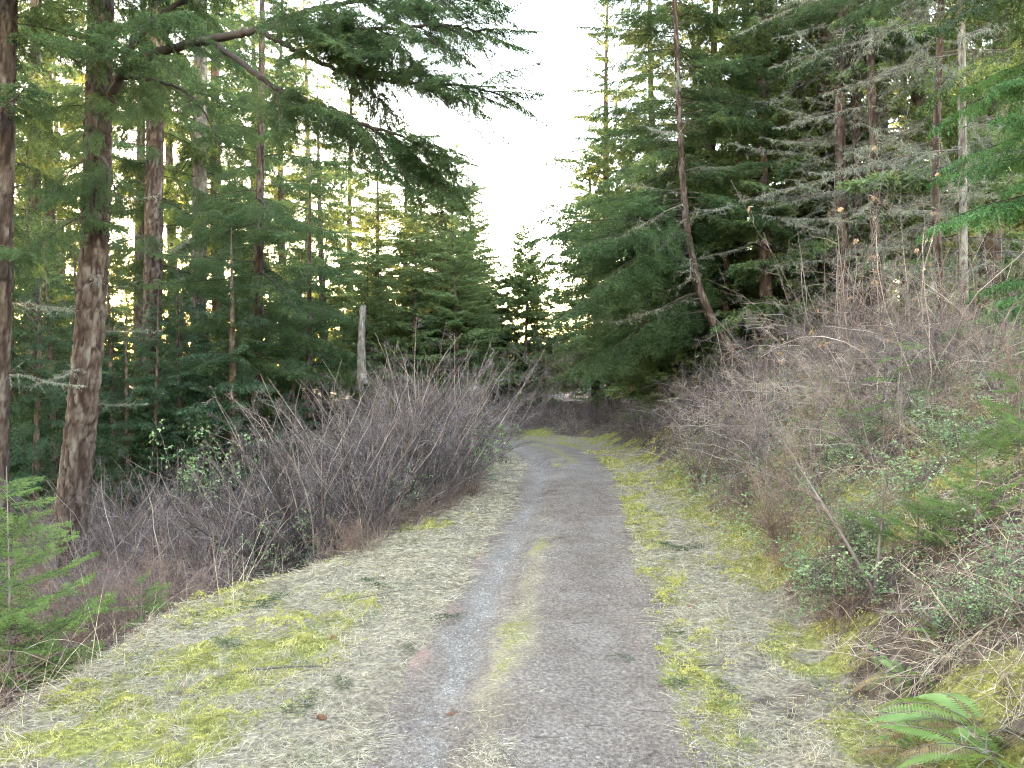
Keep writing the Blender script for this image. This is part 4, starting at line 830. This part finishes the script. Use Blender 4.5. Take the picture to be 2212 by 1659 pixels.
# small evergreen leaves and pale lichen scraps through the bank
mb = MB()
s, u, p = scatter(g, 46000, 2.4, 13, HW + .6, HW + 4.5, lambda x, y, u, s: sstep(-.35, .35, fbm(x * 1.7, y * 1.7, 0, 78, 3)) * sstep(HW + verge_r(s) - .05, HW + verge_r(s) + .3, u))
n = len(p); sc = np.clip(s / 5, .7, 2); a = g.random(n) * 6.28; p[:, 2] += g.random(n) ** 2 * .28
leaves(mb, p, unit(np.stack([np.cos(a), np.sin(a), g.normal(0, .4, n)], 1)), g.uniform(.014, .034, n) * sc, .016 * sc, g, np.zeros(1, int)[0], (0, 0, 1), .5)
s, u, p = scatter(g, 5000, 2.8, 13, -6.5, -HW - .8, lambda x, y, u, s: sstep(.1, .6, fbm(x * 1.7, y * 1.7, 0, 79, 3)) * sstep(-HW - verge_l(s), -HW - verge_l(s) - .4, u))
n = len(p); sc = np.clip(s / 5, .7, 2); a = g.random(n) * 6.28; p[:, 2] += g.random(n) ** 2 * .25
leaves(mb, p, unit(np.stack([np.cos(a), np.sin(a), g.normal(0, .4, n)], 1)), g.uniform(.014, .034, n) * sc, .016 * sc, g, 0, (0, 0, 1), .5)
stuff('ground_leaves', mb, [M_BROADLEAF], 'small evergreen leaves creeping through the bank and hollow')['category'] = 'foliage'
# tall dry stalks standing along the left verge edge
mb = MB(); s, u, p = scatter(g, 420, 3.2, 12, -HW - 2.6, -HW - .4, lambda x, y, u, s: np.exp(-((u + HW + verge_l(s) + .05) / .22) ** 2)); n = len(p)
pa = grow(g, p, unit(g.normal(0, .3, (n, 3)) + [0, 0, 1]), g.uniform(.15, .75, n), 6, .06, (0, 0, -1), g.uniform(0, .9, n)); ribbons(mb, pa, np.full(n, .0045), np.full(n, .0015), g)
stuff('dry_grass', mb, [M_STRAW], 'tall dry grass stalks standing along the lip of the left verge')

# ------------------------------------------------------------------ countable things on and beside the track
def surf(px, py):
    """Ground point seen at pixel (px, py): march the view ray."""
    o = np.array([0, 0, CAM_Z]); d = P(px, py, 1.0) - o; t = np.linspace(2.2, 26, 900); q = o + d * t[:, None]
    u, s = road_us(q[:, 0], q[:, 1]); h = np.where(np.abs(u) < HW, road_z(u, s, q[:, 0], q[:, 1]), height(q[:, 0], q[:, 1])); k = np.argmax(q[:, 2] < h); return np.array([q[k, 0], q[k, 1], h[k]])
M_OLDFERN = mat('withered fern', [(.13, .085, .04), (.24, .17, .08)], 8, .8, .2)
def fern(lab, p, n, ln, sd, az0=0.0, az1=6.28):
    g = rng_(sd); root = thing('fern', p, lab, 'fern')
    for j in range(n):
        mb = MB(); L = ln * g.uniform(.75, 1.1); az = az0 + (az1 - az0) * (j + .5 * g.random()) / n
        ax = grow(g, [[0, 0, 0]], [[math.cos(az), math.sin(az), g.uniform(.3, 1.3)]], L, 14, .04, (0, 0, -1), g.uniform(1.0, 2.0)); tubes(mb, ax, .0028, .0008, 4, 0)
        k = 34; t = np.linspace(.16, .985, k); i0 = np.zeros(k, int); pp, tg = at(ax, i0, t); sdv = unit(np.cross(tg, [0, 0, 1.0]))
        wl = L * .20 * np.sin(np.clip((t - .05) / .95, 0, 1) ** .75 * math.pi) ** .8 + .006
        for sgn in (1, -1): leaves(mb, pp, unit(sdv * sgn + tg * .35 + np.array([0, 0, -.18])), wl, L * .026, g, 1, np.cross(sdv, tg)[0], .08)
        link('frond', mb.mesh('frond', [M_STEM, M_OLDFERN if j % 4 == 3 else M_FERN]), root)
    return root
fern('sword fern with bright arching fronds in the lower right corner', surf(2130, 1600), 9, .46, 701, 1.6, 5.4)
fern('fern just below the bright one, half cut by the right corner', surf(2165, 1665), 7, .46, 702, 1.8, 4.6)
fern('smaller fern higher on the bank above the bright corner fern', surf(1955, 1470), 8, .30, 703)
fern('fern at the bottom edge between the grass and the bright corner fern', surf(1985, 1640), 7, .26, 705)
fern('low fern right of the leaning dark stems', surf(2040, 1380), 7, .28, 706)
fern('small fern under the leaning stems on the right bank', surf(1890, 1420), 6, .22, 704)
# fallen sprigs of fir
for k, (px, py, ln, az, lab) in enumerate([
    (915, 1345, .26, .3, 'dark green fir sprig lying at the left edge of the track'), (850, 1275, .30, 2.6, 'fir sprig on the left verge above the sprig by the track'), (480, 1320, .42, .2, 'long fir sprig lying on the lip of the left verge'), (1455, 1195, .36, .4, 'dark fir sprig in the moss at the right of the track'),
    (1505, 1190, .34, 2.9, 'blue green fir sprig beside the dark one right of the track'), (1385, 1432, .14, 2.9, 'small lichened sprig on the right side of the track'), (1420, 1490, .20, .3, 'fir sprig tip on the right side of the track near the camera'), (1425, 1370, .16, -.5, 'small sprig on the right rut below the mossy edge'),
    (600, 1560, .24, 1.0, 'fir sprig half sunk in the moss of the left verge'), (690, 1440, .26, .1, 'fir sprig among dry grass on the left verge'), (760, 1500, .18, 2.2, 'short fir sprig right of the moss on the left verge'), (540, 1400, .24, 3.0, 'fir sprig at the upper side of the moss on the left verge'),
    (1540, 1310, .16, .9, 'short fir sprig in the dry grass right of the track'), (1600, 1510, .18, 2.0, 'short fir sprig in the grass at lower right'), (880, 1420, .12, 1.6, 'tiny sprig on the brown litter left of the track')]):
    p = surf(px, py); v, t, m, sm = SPRG[k % 3].arrays(); me = MB(); me.v, me.t, me.m, me.sm = [v], [t], [m], [sm]; me.n = len(v)
    o = link('fir_sprig', me.mesh('fir_sprig', [M_TWIG, M_FIR]), None, trs(p + [0, 0, .012], az, .02, 0, ln / .26)); tag(o, lab, 'sprig', 'fallen fir sprigs')
# sticks
for k, (px, py, ln, az, r, lab) in enumerate([
    (1450, 1545, .34, -.1, .003, 'thin dark stick lying across the right rut'), (1465, 1490, .22, -.25, .003, 'thin stick by the sprig on the right of the track'), (1180, 1600, .16, .1, .003, 'short dark stick in the middle of the track near the camera'), (1290, 1575, .12, .05, .0028, 'short stick right of the middle of the track'), (1100, 1640, .16, 1.8, .0028, 'curled twig at the bottom of the picture'),
    (1390, 1640, .18, .9, .003, 'bent twig at the lower right of the track'), (1330, 1420, .13, .2, .003, 'small dark stick on the right half of the track'), (1215, 1165, .08, .0, .006, 'dark scrap lying on the middle of the track'), (820, 1290, .45, .5, .004, 'long bare stick across the left verge'), (640, 1450, .6, .12, .005, 'long pale stick across the moss of the left verge'),
    (560, 1300, .4, .7, .004, 'bare twig on the lip of the left verge'), (1255, 1350, .12, .1, .0028, 'small stick in the middle of the track'), (1560, 1440, .5, .2, .004, 'pale stick lying in the grass right of the track'), (1000, 1330, .1, .6, .003, 'small stick in the left rut'), (1480, 1340, .12, 1.2, .003, 'curved twig at the mossy right edge of the track')]):
    p = surf(px, py); g = rng_(720 + k); mb = MB(); a = grow(g, [[-ln / 2 * math.cos(az), -ln / 2 * math.sin(az), .006 + r]], [[math.cos(az), math.sin(az), .02]], ln, 9, .10); a[0, :, 2] = r + .006 + .01 * np.abs(np.sin(np.linspace(0, 3, 10))) * g.random()
    tubes(mb, a, r, r * .6, 6, 0, True, cap=True)
    if ln > .3:
        i, t, q, d = spawn(g, a, 4, .3, .95, R(40), .2, True); tubes(mb, grow(g, q, d, ln * .25, 4, .1), r * .5, r * .3, 4)
    tag(link('stick', mb.mesh('stick', [M_STICK]), None, trs(p)), lab, 'stick', 'sticks strewn on the ground')
# cones
def cone_mesh(sd):
    g = rng_(sd); mb = MB(); n = 70; t = np.arange(n) / n; a = np.arange(n) * 2.399; r = .014 * np.sin((t * .93 + .05) * math.pi) ** .7 + .002
    p = np.stack([t * .07, np.cos(a) * r * .55, np.sin(a) * r * .55], 1); d = unit(np.stack([np.full(n, .5), np.cos(a), np.sin(a)], 1)); leaves(mb, p, d, .014, .013, g, 0, (1, 0, 0), .1)
    ax = np.stack([np.linspace(0, .072, 8), np.zeros(8), np.zeros(8)], 1)[None]; tubes(mb, ax, .006, .003, 6); return mb.mesh('fir_cone', [M_CONE])
CONE = cone_mesh(1)
for (px, py, az, lab) in [(965, 1548, .3, 'reddish fir cone on the crown of the track near the camera'), (712, 1385, 1.0, 'dark cone on the left verge'), (1490, 1305, .2, 'red brown cone on the right verge'), (1486, 1318, .9, 'cone just below the red brown one on the right verge'), (705, 1560, 2.6, 'dark cone in the moss of the left verge')]:
    p = surf(px, py); tag(link('fir_cone', CONE, None, trs(p + [0, 0, .008], az, 0, 0, .75)), lab, 'cone', 'fallen fir cones')
# mossy logs and the lichened dead branch on the bank
def log(lab, a, b, r, sd, m, name='mossy_log'):
    g = rng_(sd); n = 40; f = np.linspace(0, 1, n)[:, None]; path = a + (b - a) * f; t = unit((b - a)[None]); s1 = unit(np.cross(t, [0, 0, 1.0])); s2 = np.cross(s1, t); th = np.linspace(0, 6.283, 20, endpoint=False)
    TH, FF = np.meshgrid(th, f[:, 0]); RR = r * (1 + .22 * fbm(np.cos(TH) * 1.5, np.sin(TH) * 1.5, FF * 7, sd, 3)) * np.clip(np.minimum(FF, 1 - FF) * 14 + .35, 0, 1)
    v = path[:, None] + RR[..., None] * (s1 * np.cos(TH)[..., None] + s2 * np.sin(TH)[..., None]); idx = np.arange(n * 20).reshape(n, 20); nx_ = np.roll(idx, -1, 1); q = np.stack([idx[:-1], nx_[:-1], nx_[1:], idx[1:]], -1).reshape(-1, 4)
    mb = MB(); mb.add(v - a, np.concatenate([q[:, [0, 1, 2]], q[:, [0, 2, 3]]]), 0, True); root = link(name, mb.mesh(name, [m]), None, trs(a)); tag(root, lab, 'log')
    if m is M_BARK:
        mm = MB(); k = g.integers(n, size=6000); th_ = g.normal(1.57, .8, 6000); pp = path[k] + g.normal(0, .02, (6000, 3)) + r * 1.02 * (s1 * np.cos(th_)[:, None] + s2 * np.sin(th_)[:, None]); blades(mm, pp - a, unit(g.normal(0, .7, pp.shape) + [0, 0, .6]), .03, .012, g); link('moss_cover', mm.mesh('moss_cover', [M_MOSS]), root)['kind'] = 'stuff'
    return root
log('mossy fallen log below the pale lichened trunk on the right bank', P(2050, 822, 8.6), P(2150, 790, 8.2), .10, 731, M_BARK)
log('second mossy log at the right edge above the bank', P(2135, 805, 8.0), P(2260, 770, 7.6), .11, 732, M_BARK)
log('pinkish barked fallen stick with lichen at the right edge of the bank', P(2060, 1555 - 40, 3.5), P(2240, 1535 - 30, 3.4), .016, 733, M_BARKPALE, 'fallen_branch')
